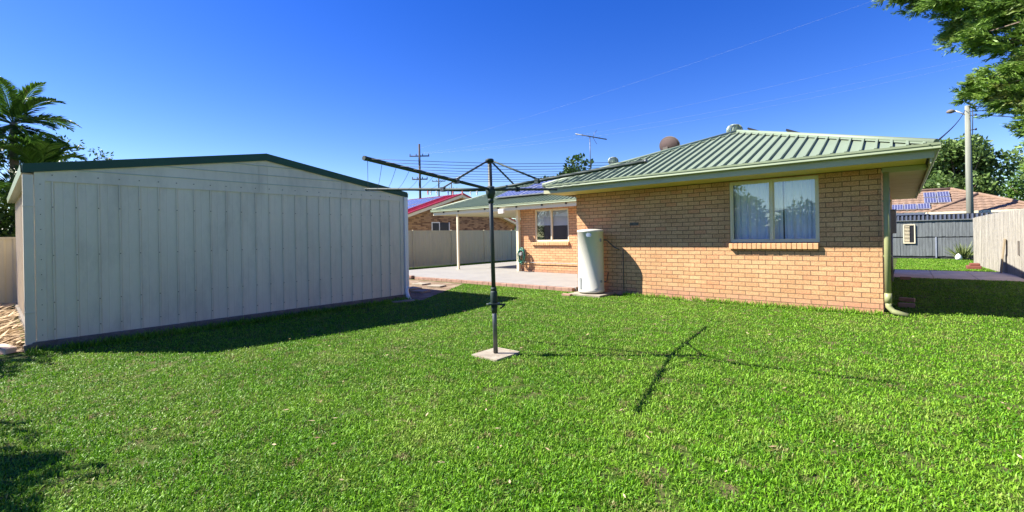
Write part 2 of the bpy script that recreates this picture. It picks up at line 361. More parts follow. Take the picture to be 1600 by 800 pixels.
# ------------------------------------------------------------------ ground
def sheet(name, x0, x1, y0, y1, z, mat, nx=1, ny=1, amp=0, seed=0):
    xs = np.linspace(x0, x1, nx+1); ys = np.linspace(y0, y1, ny+1); r = np.random.default_rng(seed)
    m = MB(); vs = [(x, y, z+(r.uniform(-amp, amp) if amp else 0)) for y in ys for x in xs]
    fs = [(j*(nx+1)+i, j*(nx+1)+i+1, (j+1)*(nx+1)+i+1, (j+1)*(nx+1)+i) for j in range(ny) for i in range(nx)]
    m.add(vs, fs); return m.build(name, mat, loc=((x0+x1)/2, (y0+y1)/2, z), fix=False)
tag(sheet('ground', -600, 600, -400, 800, -.012, M['outer'], 4, 4), kind='structure')
tag(sheet('lawn', -17.6, 2.9, -7, 29.1, -.004, M['soil'], 4, 4), kind='structure')
dirt = MB(); dirt.add([(-15.6, -3, .002), (-8.75, -3, .002), (-8.75, .30, .002), (-15.6, .30, .002)], [(0, 1, 2, 3)])
tag(dirt.build('dirt_strip', M['dirt'], fix=False), kind='structure')
d2 = MB(); d2.add([(-17, 6.35, .002), (-8.2, 6.35, .002), (-10.0, 9.3, .002), (-17, 9.45, .002)], [(0, 1, 2, 3)])
tag(d2.build('dirt_path', M['dirt'], fix=False), kind='structure')
# foot of the house wall: bare earth
d3 = MB(); d3.add([(-6.2, 9.42, .003), (-.2, 9.55, .003), (-.2, 9.7, .003), (-6.2, 9.7, .003)], [(0, 1, 2, 3)])
tag(d3.build('dirt_edge', M['dirt'], fix=False), kind='structure')

def blade_field(name, polys, dens_scale, excl, label, hmin=.012, hmax=.031, mat='grass', seedn=5, near=14500., floor=2100.):
    r = np.random.default_rng(seedn); Vt = []; Tt = []
    for (x0, x1, y0, y1) in polys:
        cell = .5
        for cx in np.arange(x0, x1, cell):
            for cy in np.arange(y0, y1, cell):
                wx = min(cell, x1-cx); wy = min(cell, y1-cy)
                mx, my = cx+wx/2, cy+wy/2; d = max(1.6, hypot(mx, my))
                # skip what lies well behind the camera
                fwd = mx*-sin(YAW)+my*cos(YAW)
                if fwd < -.8: continue
                dens = max(floor, min(near, near*(2.6/d)**1.55))*dens_scale
                if d > 14: dens *= .6
                n = int(dens*wx*wy)
                if n < 1: continue
                p = np.stack([cx+r.random(n)*wx, cy+r.random(n)*wy], 1); keep = np.ones(n, bool)
                for e in excl: keep &= ~e(p[:, 0], p[:, 1])
                vn = np.sin(p[:, 0]*9.1+2.3*np.sin(p[:, 1]*4.7))*np.sin(p[:, 1]*8.3+2.1*np.sin(p[:, 0]*5.9))+.5*np.sin(p[:, 0]*2.1+p[:, 1]*1.3)*np.sin(p[:, 1]*2.9-p[:, 0]*.7)
                keep &= (vn < .92) | (r.random(n) < .3)
                p = p[keep]; n = len(p)
                if n == 0: continue
                bw = .0044+.0005*d; bw = min(bw, .014)
                L = r.uniform(hmin, hmax, n)*(1.25 if d < 5 else 1.1)
                az = r.uniform(0, 2*pi, n); tilt = r.uniform(.15, 1.35, n)
                dr = np.stack([np.cos(az)*np.sin(tilt), np.sin(az)*np.sin(tilt), np.cos(tilt)], 1)
                side = np.stack([-np.sin(az), np.cos(az), np.zeros(n)], 1)
                tw = r.normal(0, .35, n)[:, None]; side = unit(side+np.cross(dr, side)*tw)
                W = (bw*r.uniform(.6, 1.3, n))[:, None]/2; Lc = L[:, None]
                B = np.concatenate([p, np.full((n, 1), -.004)], 1)
                mid = B+dr*Lc*.55+np.array([0, 0, .12])*Lc
                dr2 = dr.copy(); dr2[:, 2] -= .45; tip = mid+unit(dr2)*Lc*.5
                Vt.append(np.stack([B-side*W*.6, B+side*W*.6, mid+side*W, mid-side*W], 1))
                Vt.append(np.stack([mid-side*W, mid+side*W, tip+side*W*.15, tip-side*W*.15], 1))
                t = r.random(n); Tt += [t, t]
    V = np.concatenate(Vt); T = np.concatenate(Tt)
    o = np_mesh(name, V, 4, T, M[mat]); tag(o, label, 'grass', kind='stuff'); return o
def rect(x0, x1, y0, y1): return lambda x, y: (x > x0) & (x < x1) & (y > y0) & (y < y1)
excl = [rect(-3.83, -3.50, 3.71, 4.10),           # footing
        rect(-8.75, -8.5, .2, 6.4), rect(-9, -8.2, -3, .3),
        lambda x, y: (x > -5.96) & (x < -5.11) & (y > 8.86),
        lambda x, y: (y > 9.50) & (x < -.25),
        lambda x, y: (x < -8.2-(y-6.35)*.61) & (y > 6.35) & (y < 9.6),
        lambda x, y: (y > 9.4) & (x < -6.0) & (x > -15.4),
        lambda x, y: (y > 17.35) & (y < 20.6),
        ]
blade_field('grass', [(-11.2, -8.6, 6.3, 9.55), (-8.6, 2.35, -1.5, 9.55)], 1.05, excl, 'mown bright green backyard lawn with small dry patches')
blade_field('grass', [(-.25, 2.25, 9.55, 17.35), (-.25, 2.2, 20.6, 29.0)], 1.0, [], 'shaded side yard lawn between the brick house and the pale paling fence', seedn=6)
blade_field('grass', [(-17.6, -15.4, 9.0, 24.0)], .8, [], 'narrow lawn strip along the cream steel fence behind the patio', seedn=8)
# taller weedy fringe along walls
blade_field('grass', [(-4.9, -.25, 9.44, 9.62), (-8.62, -8.35, .3, 6.2)], 1.6, [], 'ragged unmown grass fringe along the foot of walls', .04, .10, seedn=9)
# dry fallen palm debris left of the shed
n = 2600; r = RNG
C = np.stack([r.uniform(-15.4, -8.95, n), r.uniform(-2.6, .24, n), r.uniform(.005, .09, n)], 1)
az = r.normal(2.5, .45, n); D = np.stack([np.cos(az), np.sin(az), r.normal(0, .10, n)], 1)
tag(np_mesh('leaf_litter', leaves(C, D, r.uniform(.15, .8, n), r.uniform(.02, .07, n), np.array([0, 0, 1.])+r.normal(0, .3, (n, 3))), 4, r.random(n), M['litter']),
    'dry fallen palm fronds and bark strips on bare dirt left of the shed', 'leaf litter', kind='stuff')

n = 260; C = np.stack([RNG.uniform(-8, 2, n), RNG.uniform(.6, 9.3, n), RNG.uniform(.015, .035, n)], 1); az = RNG.uniform(0, 2*pi, n)
tag(np_mesh('fallen_leaves', leaves(C, np.stack([np.cos(az), np.sin(az), RNG.normal(0, .2, n)], 1), RNG.uniform(.02, .06, n), RNG.uniform(.008, .02, n), np.array([0, 0, 1.])+RNG.normal(0, .3, (n, 3))), 4, RNG.random(n), M['litter']),
    'a few dry leaves and clippings scattered over the lawn', 'fallen leaves', kind='stuff')
# ------------------------------------------------------------------ patio, paths
pt = MB(); pt.box(-15.4, -6.22, 9.60, 12.96, -.05, .10); pt.box(-15.4, -10.95, 12.96, 19.5, -.05, .10)
tag(pt.build('patio', M['patio'], bevel=.006), kind='structure')
e = MB(); x = -12.6; k = 0
while x < -6.3:
    L = .232; e.box(x, min(x+L-.008, -6.25), 9.47+random.uniform(-.006, .006), 9.594, -.05, .085+random.uniform(-.004, .004)); x += L
tag(e.build('patio_edging', M['edge'], bevel=.006), kind='structure')
# step of rough stones at the patio's sunken left end
for i, (sx, sy, lx, ly, h, rz, lab) in enumerate([(-12.95, 9.50, .36, .2, .13, .3, 'reddish rough edging stone nearest the brick patio edging'), (-13.4, 9.52, .30, .22, .15, -.2, 'pale yellow edging stone standing on end by the patio'), (-13.9, 9.5, .5, .22, .14, .1, 'long dark brown edging stone by the patio beside the shed')]):
    s_ = MB(); s_.obox((sx, sy, h/2-.01), (lx, ly, h), Matrix.Rotation(rz, 3, 'Z') @ Matrix.Rotation(.08*(i-1), 3, 'X'))
    tag(s_.build('edging_stone', [M['edge'], M['sillbrick'], M['slab']][i], bevel=.03), lab, 'stone', 'loose stones along the patio end')
for i, (px_, py_, sz, rz, lab) in enumerate([(-9.5, 7.3, .42, .2, 'dark stepping paver nearest the shed corner'), (-10.25, 7.6, .46, -.1, 'grey stepping paver in the dirt beside the lawn'), (-10.1, 8.35, .44, .35, 'pale sunlit stepping paver beside the lawn edge'), (-11.0, 8.5, .45, .1, 'sunlit stepping paver between patio stones and shed'), (-11.3, 7.7, .45, -.3, 'stepping paver furthest behind the shed corner')]):
    s_ = MB(); s_.obox((px_, py_, .02), (sz, sz*.8, .05), Matrix.Rotation(rz, 3, 'Z')); tag(s_.build('paver', M['concrete'], bevel=.01), lab, 'paver', 'stepping pavers between shed and patio')
p = MB(); 
for (a, b) in ((-.25, .62), (.63, 1.5), (1.51, 2.42)): p.box(a, b, 17.42, 20.55, -.05, .018)
tag(p.build('path', M['path'], bevel=.005), kind='structure')
for i, (a, b, z, rz, lab) in enumerate([(.02, 10.75, .035, .1, 'red brick lying by the side wall, nearer the downpipe'), (.03, 11.6, .035, -.15, 'red brick lying by the side wall, further along'), (.02, 16.6, .05, .05, 'stacked brick piece at the far end of the side wall')]):
    s_ = MB(); s_.obox((a, b, z), (.23, .11, .076), Matrix.Rotation(rz, 3, 'Z')); tag(s_.build('loose_brick', M['edge'], bevel=.005), lab, 'brick', 'loose bricks beside the side wall')

# ------------------------------------------------------------------ ribbed sheets
def ribbed_roof(P0, e, u, W, D, kl, kr, mat, name, parent, pitch=.183, rh=.040, rw=.03, slope=.372, thick=.02):
    """P0 eave start, e eave direction (2-D), u up-slope direction (2-D); run at s = min(s*kl, (W-s)*kr, D)"""
    e = Vector((e[0], e[1], 0)); u = Vector((u[0], u[1], slope)); P0 = Vector(P0)
    def run(s):
        q = D
        if kl: q = min(q, s/kl)
        if kr: q = min(q, (W-s)/kr)
        return q
    m = MB(); ss = sorted({0, W, *( [D*kl] if kl and D*kl < W else []), *([W-D*kr] if kr and W-D*kr > 0 else []), *([W/2] if kl and kr and W/2 < D else [])})
    low = [P0+e*s for s in ss]; topp = [P0+e*s+u*run(s) for s in reversed(ss) if run(s) > 1e-6]
    poly = low+topp; nn = (e.cross(u)).normalized(); nn = nn if nn.z > 0 else -nn
    n = len(poly); m.add(poly+[q-nn*thick for q in poly], [tuple(range(n)), tuple(reversed(range(n, 2*n)))]+[(i, (i+1) % n, n+(i+1) % n, n+i) for i in range(n)])
    k = pitch*.5
    while k < W:
        for hw, off in ((rw/2, 0),):
            a = run(k-hw-.01) if k-hw-.01 > 0 else 0; b = run(k+hw+.01) if k+hw+.01 < W else 0
            L = min(a, b)
            if L > .05:
                A = P0+e*k; v = []
                for t in (-.02, L):
                    for (du, dn) in ((-hw-.008, -.003), (-hw, rh), (hw, rh), (hw+.008, -.003)):
                        v.append(A+e*du+u*t+nn*dn)
                m.add(v, [(0, 1, 2, 3), (7, 6, 5, 4), (0, 4, 5, 1), (1, 5, 6, 2), (2, 6, 7, 3)])
        k += pitch
    return m.build(name, mat, parent)

# ------------------------------------------------------------------ house
HR = empty('brick_house', (-3.2, 9.66, 0), 'single storey tan brick house with pale green ribbed hip roof and cream patio cover', 'house')
def wall_x(x0, x1, Y, t, z0, z1, holes, name, mat):
    m = MB(); xs = x0
    for (a, b, c, d) in holes:
        m.box(xs, a, Y, Y+t, z0, z1); m.box(a, b, Y, Y+t, z0, c)
        if d < z1: m.box(a, b, Y, Y+t, d, z1)
        xs = b
    m.box(xs, x1, Y, Y+t, z0, z1); return m.build(name, mat, HR)
def wall_y(X, t, y0, y1, z0, z1, name, mat):
    m = MB(); m.box(X, X+t, y0, y1, z0, z1); return m.build(name, mat, HR)
W1 = (-2.62, -1.13, 1.195, 2.395); W2 = (-10.22, -8.74, 1.19, 2.36)
wall_x(-6.2, -.27, 9.66, .11, -.1, 2.418, [W1], 'wall', M['brickX'])
wall_y(-.38, .11, 9.773, 16.9, -.1, 2.418, 'wall', M['brickY'])
wall_y(-6.2, .11, 9.773, 13.1, -.1, 2.418, 'wall', M['brickY'])
wall_x(-10.9, -6.203, 13.1, .11, -.1, 2.418, [W2], 'wall', M['brickX'])
wall_y(-10.9, .11, 13.213, 18.8, -.1, 2.418, 'wall', M['brickY'])
m = MB(); m.box(-10.9, -.27, 18.803, 18.91, -.1, 2.418); m.box(-.38, -.27, 16.903, 18.8, -.1, 2.41); m.build('wall', M['brickX'], HR)
def window(W, Y, glassm, split, name='window', curtains=None, blind=None):
    x0, x1, z0, z1 = W; t = .045
    f = MB(); y0, y1 = Y+.025, Y+.085
    f.box(x0+.002, x1-.002, y0, y1, z0+.002, z0+t); f.box(x0+.002, x1-.002, y0, y1, z1-t, z1-.002)
    f.box(x0+.002, x0+t, y0, y1, z0+t, z1-t); f.box(x1-t, x1-.002, y0, y1, z0+t, z1-t); f.box(split-.025, split+.025, y0-.008, y1, z0+t, z1-t)
    # inner sash lines
    for a, b in ((x0+t, split-.025), (split+.025, x1-t)):
        f.box(a, a+.018, y0+.012, y1-.012, z0+t, z1-t); f.box(b-.018, b, y0+.012, y1-.012, z0+t, z1-t)
        f.box(a+.018, b-.018, y0+.012, y1-.012, z0+t, z0+t+.02); f.box(a+.018, b-.018, y0+.012, y1-.012, z1-t-.02, z1-t)
    fr = f.build(name, M['cream'], HR, bevel=.003)
    for a, b in ((x0+t+.018, split-.043), (split+.043, x1-t-.018)):
        g = MB(); yy = Y+.052
        g.add([(a, yy, z0+t+.02), (b, yy, z0+t+.02), (b, yy, z1-t-.02), (a, yy, z1-t-.02)], [(0, 1, 2, 3)]); g.build('pane', glassm, fr, fix=False)
    if curtains:
        for (a, b, amp, fl) in curtains:
            c = MB(); nn = int((b-a)/.012); vs = []
            for i in range(nn+1):
                x = a+(b-a)*i/nn; wv = amp*(sin(x*fl)+.5*sin(x*fl*1.7+1)+.4*sin(x*fl*.43+2))
                vs += [(x, Y+.2+wv, z0-.05), (x+.01*sin(x*9), Y+.2+wv*.6, z1+.02)]
            c.add(vs, [(2*i, 2*i+2, 2*i+3, 2*i+1) for i in range(nn)], True); c.build('curtain', M['curtain'], fr, fix=False)
    if blind:
        for a, b, zz in blind:
            c = MB(); c.box(a, b, Y+.10, Y+.105, zz, z1-.03)
            c.build('blind', M['curtain2'], fr)
    return fr
wf1 = window(W1, 9.66, M['glass'], -1.88, curtains=[(-2.60, -1.72, .02, 55), (-1.70, -1.15, .022, 70)])
wf2 = window(W2, 13.1, M['glass2'], -9.49, blind=[(-10.18, -9.52, 1.78), (-9.46, -8.78, 1.76)])
# dark rooms behind the glass
for (x0, x1, y) in ((-4.5, -.5, 9.80), (-10.7, -7.5, 13.24)):
    rm = MB(); y2 = y+2.6
    rm.add([(x0, y2, .2), (x1, y2, .2), (x1, y2, 2.41), (x0, y2, 2.41), (x0, y, .2), (x1, y, .2), (x1, y, 2.41), (x0, y, 2.41)], [(0, 1, 2, 3), (0, 4, 7, 3), (1, 5, 6, 2), (0, 1, 5, 4), (3, 2, 6, 7)])
    rm.build('room', M['interior'], HR, fix=False)
def sill(x0, x1, Y, z, name='sill'):
    m = MB(); x = x0; rr = random.Random(3)
    while x < x1-.02:
        b = min(x+.076, x1); dy = rr.uniform(-.003, .003)
        m.prism([(Y-.075+dy, z-.115), (Y-.001, z-.115), (Y-.001, z+.0), (Y-.055+dy, z-.012), (Y-.075+dy, z-.022)], 'X', x, b-.006); x += .0825
    m.box(x0+.01, x1-.01, Y-.062, Y-.002, z-.112, z-.02)
    return m.build(name, M['sillbrick'], HR)
sill(-2.62, -1.13, 9.66, 1.192); sill(-10.34, -8.72, 13.1, 1.187)
# vent brick
m = MB(); m.box(-4.76, -4.55, 9.652, 9.662, 1.60, 1.665)
for i in range(9): m.box(-4.75+i*.022, -4.738+i*.022, 9.648, 9.653, 1.605, 1.66)
m.build('air_vent', M['slab'], HR)
# soffits, fascias, gutters
m = MB(); m.box(-6.55, .27, 8.882, 9.655, 2.42, 2.432); m.build('soffit', M['soffit'], HR)
m = MB(); m.box(-.268, .29, 9.70, 19.2, 2.372, 2.384)
for i in range(11): m.box(-.262, .285, 9.9+i*.9, 9.915+i*.9, 2.368, 2.373)
m.build('soffit', M['soffit2'], HR)
m = MB(); m.box(-.262, .285, 9.655, 9.698, 2.33, 2.415); m.build('soffit_trim', M['fascia'], HR, bevel=.003)
m = MB(); m.box(-6.62, .345, 8.862, 8.88, 2.415, 2.60); m.build('fascia', M['fascia'], HR, bevel=.003)
m = MB(); m.box(.30, .318, 8.882, 19.2, 2.34, 2.60); m.build('fascia', M['fascia'], HR, bevel=.003)
m = MB(); m.box(-6.60, -6.58, 8.882, 12.36, 2.415, 2.60); m.build('fascia', M['fascia'], HR, bevel=.003)
def gutter_x(x0, x1, yo, z0, z1, name='gutter', parent=None, mat='gutter'):
    m = MB(); d = .1
    m.prism([(yo+d, z0+.012), (yo+.02, z0), (yo+.006, z0+.012), (yo+.012, z0+.045), (yo, z0+.058), (yo-.004, z1), (yo+.006, z1), (yo+.016, z0+.05), (yo+.03, z0+.018), (yo+d, z0+.024)], 'X', x0, x1)
    m.box(x0-.004, x0, yo, yo+d, z0+.002, z1); m.box(x1, x1+.004, yo, yo+d, z0+.002, z1)
    return m.build(name, M[mat], parent or HR)
def gutter_y(xo, y0, y1, z0, z1, sgn=1, name='gutter', parent=None, mat='gutter'):
    m = MB(); d = .1*-sgn
    m.prism([(xo+d, z0+.012), (xo+.02*-sgn, z0), (xo+.006*-sgn, z0+.012), (xo+.012*-sgn, z0+.045), (xo, z0+.058), (xo+.004*sgn, z1), (xo-.006*sgn, z1), (xo-.016*sgn, z0+.05), (xo-.03*sgn, z0+.018), (xo+d, z0+.024)], 'Y', y0, y1)
    m.box(min(xo, xo+d), max(xo, xo+d), y0-.004, y0, z0+.002, z1)
    return m.build(name, M[mat], parent or HR)
gutter_x(-6.50, .41, 8.76, 2.525, 2.615); gutter_y(.42, 8.868, 19.2, 2.525, 2.615)
RT = .372; e0 = 2.60
ribbed_roof((-6.62, 8.82, e0), (1, 0), (0, 1), 6.99, 3.495, 1, 1, M['roof'], 'roof', HR)
ribbed_roof((.37, 8.82, e0), (0, 1), (-1, 0), 10.5, 3.495, 1, 1, M['roof'], 'roof', HR)
ribbed_roof((-6.62, 8.82, e0), (0, 1), (1, 0), 10.5, 3.495, 1, 1, M['roof'], 'roof', HR)
ribbed_roof((-6.62, 19.32, e0), (1, 0), (0, -1), 6.99, 3.495, 1, 1, M['roof'], 'roof', HR)
zr = e0+3.495*RT; xr = -6.62+3.495
def cap(m, a, b, r=.05):
    a = Vector(a)+Vector((0, 0, .025)); b = Vector(b)+Vector((0, 0, .025)); d = (b-a).normalized(); s = d.cross(Vector((0, 0, 1))).normalized()
    m.tube([a, b], r, 8)
    for k in (-1, 1):
        o = s*k*.11+Vector((0, 0, -.03)); m.add([a, b, b+o, a+o], [(0, 1, 2, 3)])
m = MB(); cap(m, (-6.62, 8.82, e0), (xr, 12.315, zr)); cap(m, (.37, 8.82, e0), (xr, 12.315, zr)); cap(m, (xr, 12.315, zr), (xr, 15.825, zr)); cap(m, (.37, 19.32, e0), (xr, 15.825, zr))
m.build('ridge_cap', M['roof'], HR)
# lower wing / patio cover
BX0 = -15.32; BY0 = 12.48; BD = 3.42
ribbed_roof((BX0, BY0, e0-.02), (1, 0), (0, 1), 8.9, BD, 1, 0, M['roof'], 'roof', HR)
ribbed_roof((BX0, BY0, e0-.02), (0, 1), (1, 0), 6.84, BD, 1, 1, M['roof'], 'roof', HR)
ribbed_roof((BX0, BY0+6.84, e0-.02), (1, 0), (0, -1), 8.7, BD, 1, 0, M['roof'], 'roof', HR)
m = MB(); zb = e0-.02+BD*RT; cap(m, (BX0, BY0, e0-.02), (BX0+BD, BY0+BD, zb)); cap(m, (BX0, BY0+2*BD, e0-.02), (BX0+BD, BY0+BD, zb)); cap(m, (BX0+BD, BY0+BD, zb), (-4.0, BY0+BD, zb)); m.build('ridge_cap', M['roof'], HR)
gutter_x(BX0-.02, -6.63, BY0-.07, e0-.10, e0-.01); gutter_y(BX0-.07, BY0+.04, BY0+6.8, e0-.10, e0-.01, -1)
m = MB(); m.box(BX0+.04, -6.63, BY0+.035, BY0+.06, 2.36, 2.57); m.box(BX0+.04, BX0+.06, BY0+.062, BY0+6.7, 2.36, 2.57); m.build('fascia', M['cream'], HR)
m = MB(); m.box(BX0+.07, -10.93, BY0+.07, BY0+6.7, 2.40, 2.415); m.box(-10.92, -6.63, BY0+.07, 13.09, 2.42, 2.432); m.build('ceiling', M['cream'], HR)
for x in (-14.6, -13.7, -12.2, -11.5, -10.6, -9.45, -8.45, -7.4):
    m = MB(); m.box(x, x+.05, BY0-.01, BY0+.03, 2.44, 2.50); m.build('gutter_bracket', M['black'], HR)
for (x, y, wd) in ((-13.85, 12.62, .08), (-14.9, 18.6, .08), (-12.6, 19.0, .08)):
    m = MB(); m.box(x-wd/2, x+wd/2, y-wd/2, y+wd/2, .1, 2.36); m.box(x-.075, x+.075, y-.075, y+.075, .1, .112); m.build('post', M['cream'], HR, bevel=.006)
m = MB(); m.box(-11.02, -10.905, 12.98, 13.095, .1, 2.40); m.build('post', M['cream'], HR, bevel=.006)
m = MB(); m.obox((-12.4, 15.6, 2.2), (1.6, .07, .07), Matrix.Rotation(.5, 3, 'Y')); m.build('brace', M['cream'], HR)
# flood light under the patio fascia
m = MB(); m.box(-11.35, -11.15, 12.40, 12.50, 2.28, 2.40); m.box(-11.38, -11.12, 12.385, 12.40, 2.26, 2.42); m.build('patio_light', M['white'], HR, bevel=.01)
# downpipe at the corner with a kicked-out shoe
m = MB(); dx, dy = -.205, 9.585
m.tube([(dx, dy, 2.33), (dx, dy, .30)], .043, 14); m.tube([(dx, dy, .36), (dx, dy, .20)], .05, 14)
m.tube([(dx, dy, .24), (dx+.005, dy-.005, .14), (dx+.06, dy-.03, .07), (dx+.24, dy-.07, .022)], [.044, .044, .042, .04], 14)
m.build('downpipe', M['pipegreen'], HR)
m = MB(); m.box(-.258, -.15, 9.59, 9.655, 1.85, 1.88); m.build('pipe_bracket', M['pipegreen'], HR); m = MB(); m.box(-.258, -.15, 9.59, 9.655, .95, .98); m.build('pipe_bracket', M['pipegreen'], HR)
# side wall fittings
m = MB(); m.box(-.268, -.14, 15.3, 15.75, 1.3, 1.9); m.box(-.268, -.13, 15.28, 15.77, 1.9, 1.92); m.build('meter_box', M['tankgrey'], HR, bevel=.01)
m = MB(); m.tube([(-.24, 15.5, 1.3), (-.24, 15.5, .05)], .025, 8); m.build('conduit', M['tankgrey'], HR)
m = MB(); m.tube([(-.24, 13.6, 2.37), (-.24, 13.6, 1.5), (-.24, 14.2, 1.2)], .015, 8); m.build('conduit', M['slab'], HR)
m = MB(); m.tube([(-10.88, 13.04, .44), (-8.0, 13.045, .43), (-6.25, 13.04, .42)], .014, 6); m.build('water_pipe', M['tankgrey'], HR)
m = MB(); m.tube([(-4.93, 9.63, 1.05), (-4.93, 9.63, .12)], .010, 6); m.build('water_pipe', M['slab'], HR)

# ------------------------------------------------------------------ solar panels
def pv(p0, ex, ey, wn, hn, label, group, cat='solar panel', thick=.04, cells=(6, 10), frame='alu'):
    """p0 corner, ex/ey edge vectors"""
    p0, ex, ey = Vector(p0), Vector(ex), Vector(ey); nn = ex.cross(ey).normalized(); nn = nn if nn.z > 0 else -nn
    m = MB(); q = [p0, p0+ex, p0+ex+ey, p0+ey]; m.add([a-nn*thick for a in q]+q, [(0, 1, 2, 3), (4, 5, 6, 7), (0, 1, 5, 4), (1, 2, 6, 5), (2, 3, 7, 6), (3, 0, 4, 7)])
    root = m.build('solar_panel', M[frame], loc=p0)
    tag(root, label, cat, group)
    a = .03; u, v = ex.normalized(), ey.normalized(); c0 = p0+u*a+v*a+nn*.003; cx = ex-u*2*a; cy = ey-v*2*a
    me = bpy.data.meshes.new('cells'); L = WLOC[root.name]; me.from_pydata([tuple(t-L) for t in (c0, c0+cx, c0+cx+cy, c0+cy)], [], [(0, 1, 2, 3)])
    uv = me.uv_layers.new(name='UVMap')
    for i, t in enumerate([(0, 0), (cells[0], 0), cells, (0, cells[1])]): uv.data[i].uv = t
    link_mesh('cell_sheet', me, M['pv'], root); return root
names = ['leftmost', 'second', 'third', 'fourth', 'rightmost']
for rr_ in range(2):
    for i in range(4):
        x = -12.2+i*1.26+rr_*.75
        t0 = .62+rr_*1.2
        if x+1.24 > -6.7: continue
        pv((x, BY0+t0, e0+t0*RT+.13), (1.24, 0, 0), (0, 1.17, 1.17*RT), 1, 1, 'solar panel on the patio wing roof, %s in the %s row' % (names[i] if i < 3 else 'rightmost', ['lower', 'upper'][rr_]), 'solar panels on the patio wing roof', cells=(6, 6))
for (q, lab) in ((3.28, 'raised dark solar panel edge peeking over the ridge, nearer the roof peak'), (2.28, 'raised dark solar panel edge peeking over the hip, further right of the peak')):
    X_ = .37-q
    pv((X_, 9.17+q, e0+q*RT+.20), (.9, 0, -.9*RT-.10), (0, .9, .02), 1, 1, lab, 'tilted solar panels behind the main roof hip', frame='black')

# ------------------------------------------------------------------ roof fittings
def whirly(x, y, z, label):
    root = empty('roof_ventilator', (x, y, z), label, 'roof vent', 'whirling roof ventilators')
    m = MB(); m.lathe([(.16, -.12), (.13, .0), (.13, .10), (.14, .11)], (x, y, z), 20); m.build('throat', M['vent'], root)
    m = MB()
    for k in range(20):
        a = 2*pi*k/20; vs = []
        for j in range(9):
            t = j/8; zz = .11+.26*t; rr = .10+.10*sin(pi*(.12+.76*t)); aa = a+.25*t
            for (dr, da) in ((0, 0), (.028, .16)): vs.append((x+(rr-dr)*cos(aa+da), y+(rr-dr)*sin(aa+da), z+zz))
        m.add(vs, [(2*j, 2*j+2, 2*j+3, 2*j+1) for j in range(8)], True)
    m.build('vanes', M['vent'], root, fix=False)
    m = MB(); m.lathe([(.12, .36), (.11, .385), (.05, .40), (.001, .405)], (x, y, z), 20); m.lathe([(.12, .10), (.155, .115), (.12, .13)], (x, y, z), 20); m.lathe([(.09, .12), (.09, .36)], (x, y, z), 12); m.build('cap', M['vent'], root)
whirly(-8.33, 15.6, 3.96, 'round spinning roof ventilator beside the television antenna')
whirly(-3.35, 12.95, 3.86, 'round spinning roof ventilator just behind the main roof peak')
AN = empty('television_antenna', (-9.3, 15.55, 3.8), 'thin television antenna on a tall mast above the patio wing roof', 'antenna')
m = MB(); m.tube([(-9.3, 15.55, 3.7), (-9.3, 15.55, 5.32)], .016, 8); m.build('mast', M['galv'], AN)
m = MB(); b0, b1 = Vector((-9.78, 15.25, 5.42)), Vector((-8.75, 15.9, 5.14)); m.tube([b0, b1], .022, 6)
for i in range(6):
    c = b0.lerp(b1, .05+i*.18); d = Vector((.4, -.63, .05))*(.30-.03*i); m.tube([c-d, c+d], .007, 5)
for k in (-1, 1): m.tube([b0.lerp(b1, .55), b0.lerp(b1, .55)+Vector((.1, .15, .28*k))], .008, 5)
m.build('boom', M['galv'], AN)
DS = empty('satellite_dish', (-5.05, 12.55, 3.45), 'brown mesh satellite dish seen from behind on the left hip of the roof', 'satellite dish')
m = MB(); m.tube([(-5.05, 12.55, 3.1), (-5.05, 12.55, 3.80)], .025, 8); m.build('mast', M['galv'], DS)
m = MB(); cD = Vector((-5.0, 12.6, 3.86)); ax = Vector((.35, .9, .35)).normalized(); s1 = ax.cross(Vector((0, 0, 1))).normalized(); s2 = ax.cross(s1); vs = []
for i in range(7):
    rr = .36*i/6
    for j in range(28): t = 2*pi*j/28; vs.append(cD+s1*rr*cos(t)*1.0+s2*rr*sin(t)*.75+ax*(rr*rr*.9-.06))
m.add(vs, [(i*28+j, i*28+(j+1) % 28, (i+1)*28+(j+1) % 28, (i+1)*28+j) for i in range(6) for j in range(28)], True)
o = m.build('dish', M['dish'], DS, fix=False); md = o.modifiers.new('s', 'SOLIDIFY'); md.thickness = .012
m = MB(); m.tube([vs[6*28+j] for j in list(range(28))+[0]], .010, 6); m.tube([cD-ax*.06, cD+ax*.25], .012, 6); m.tube([cD+s2*.26, cD+ax*.3], .009, 6); m.box(-5.12, -4.98, 12.5, 12.62, 3.72, 3.84); m.build('rim', M['slab'], DS)

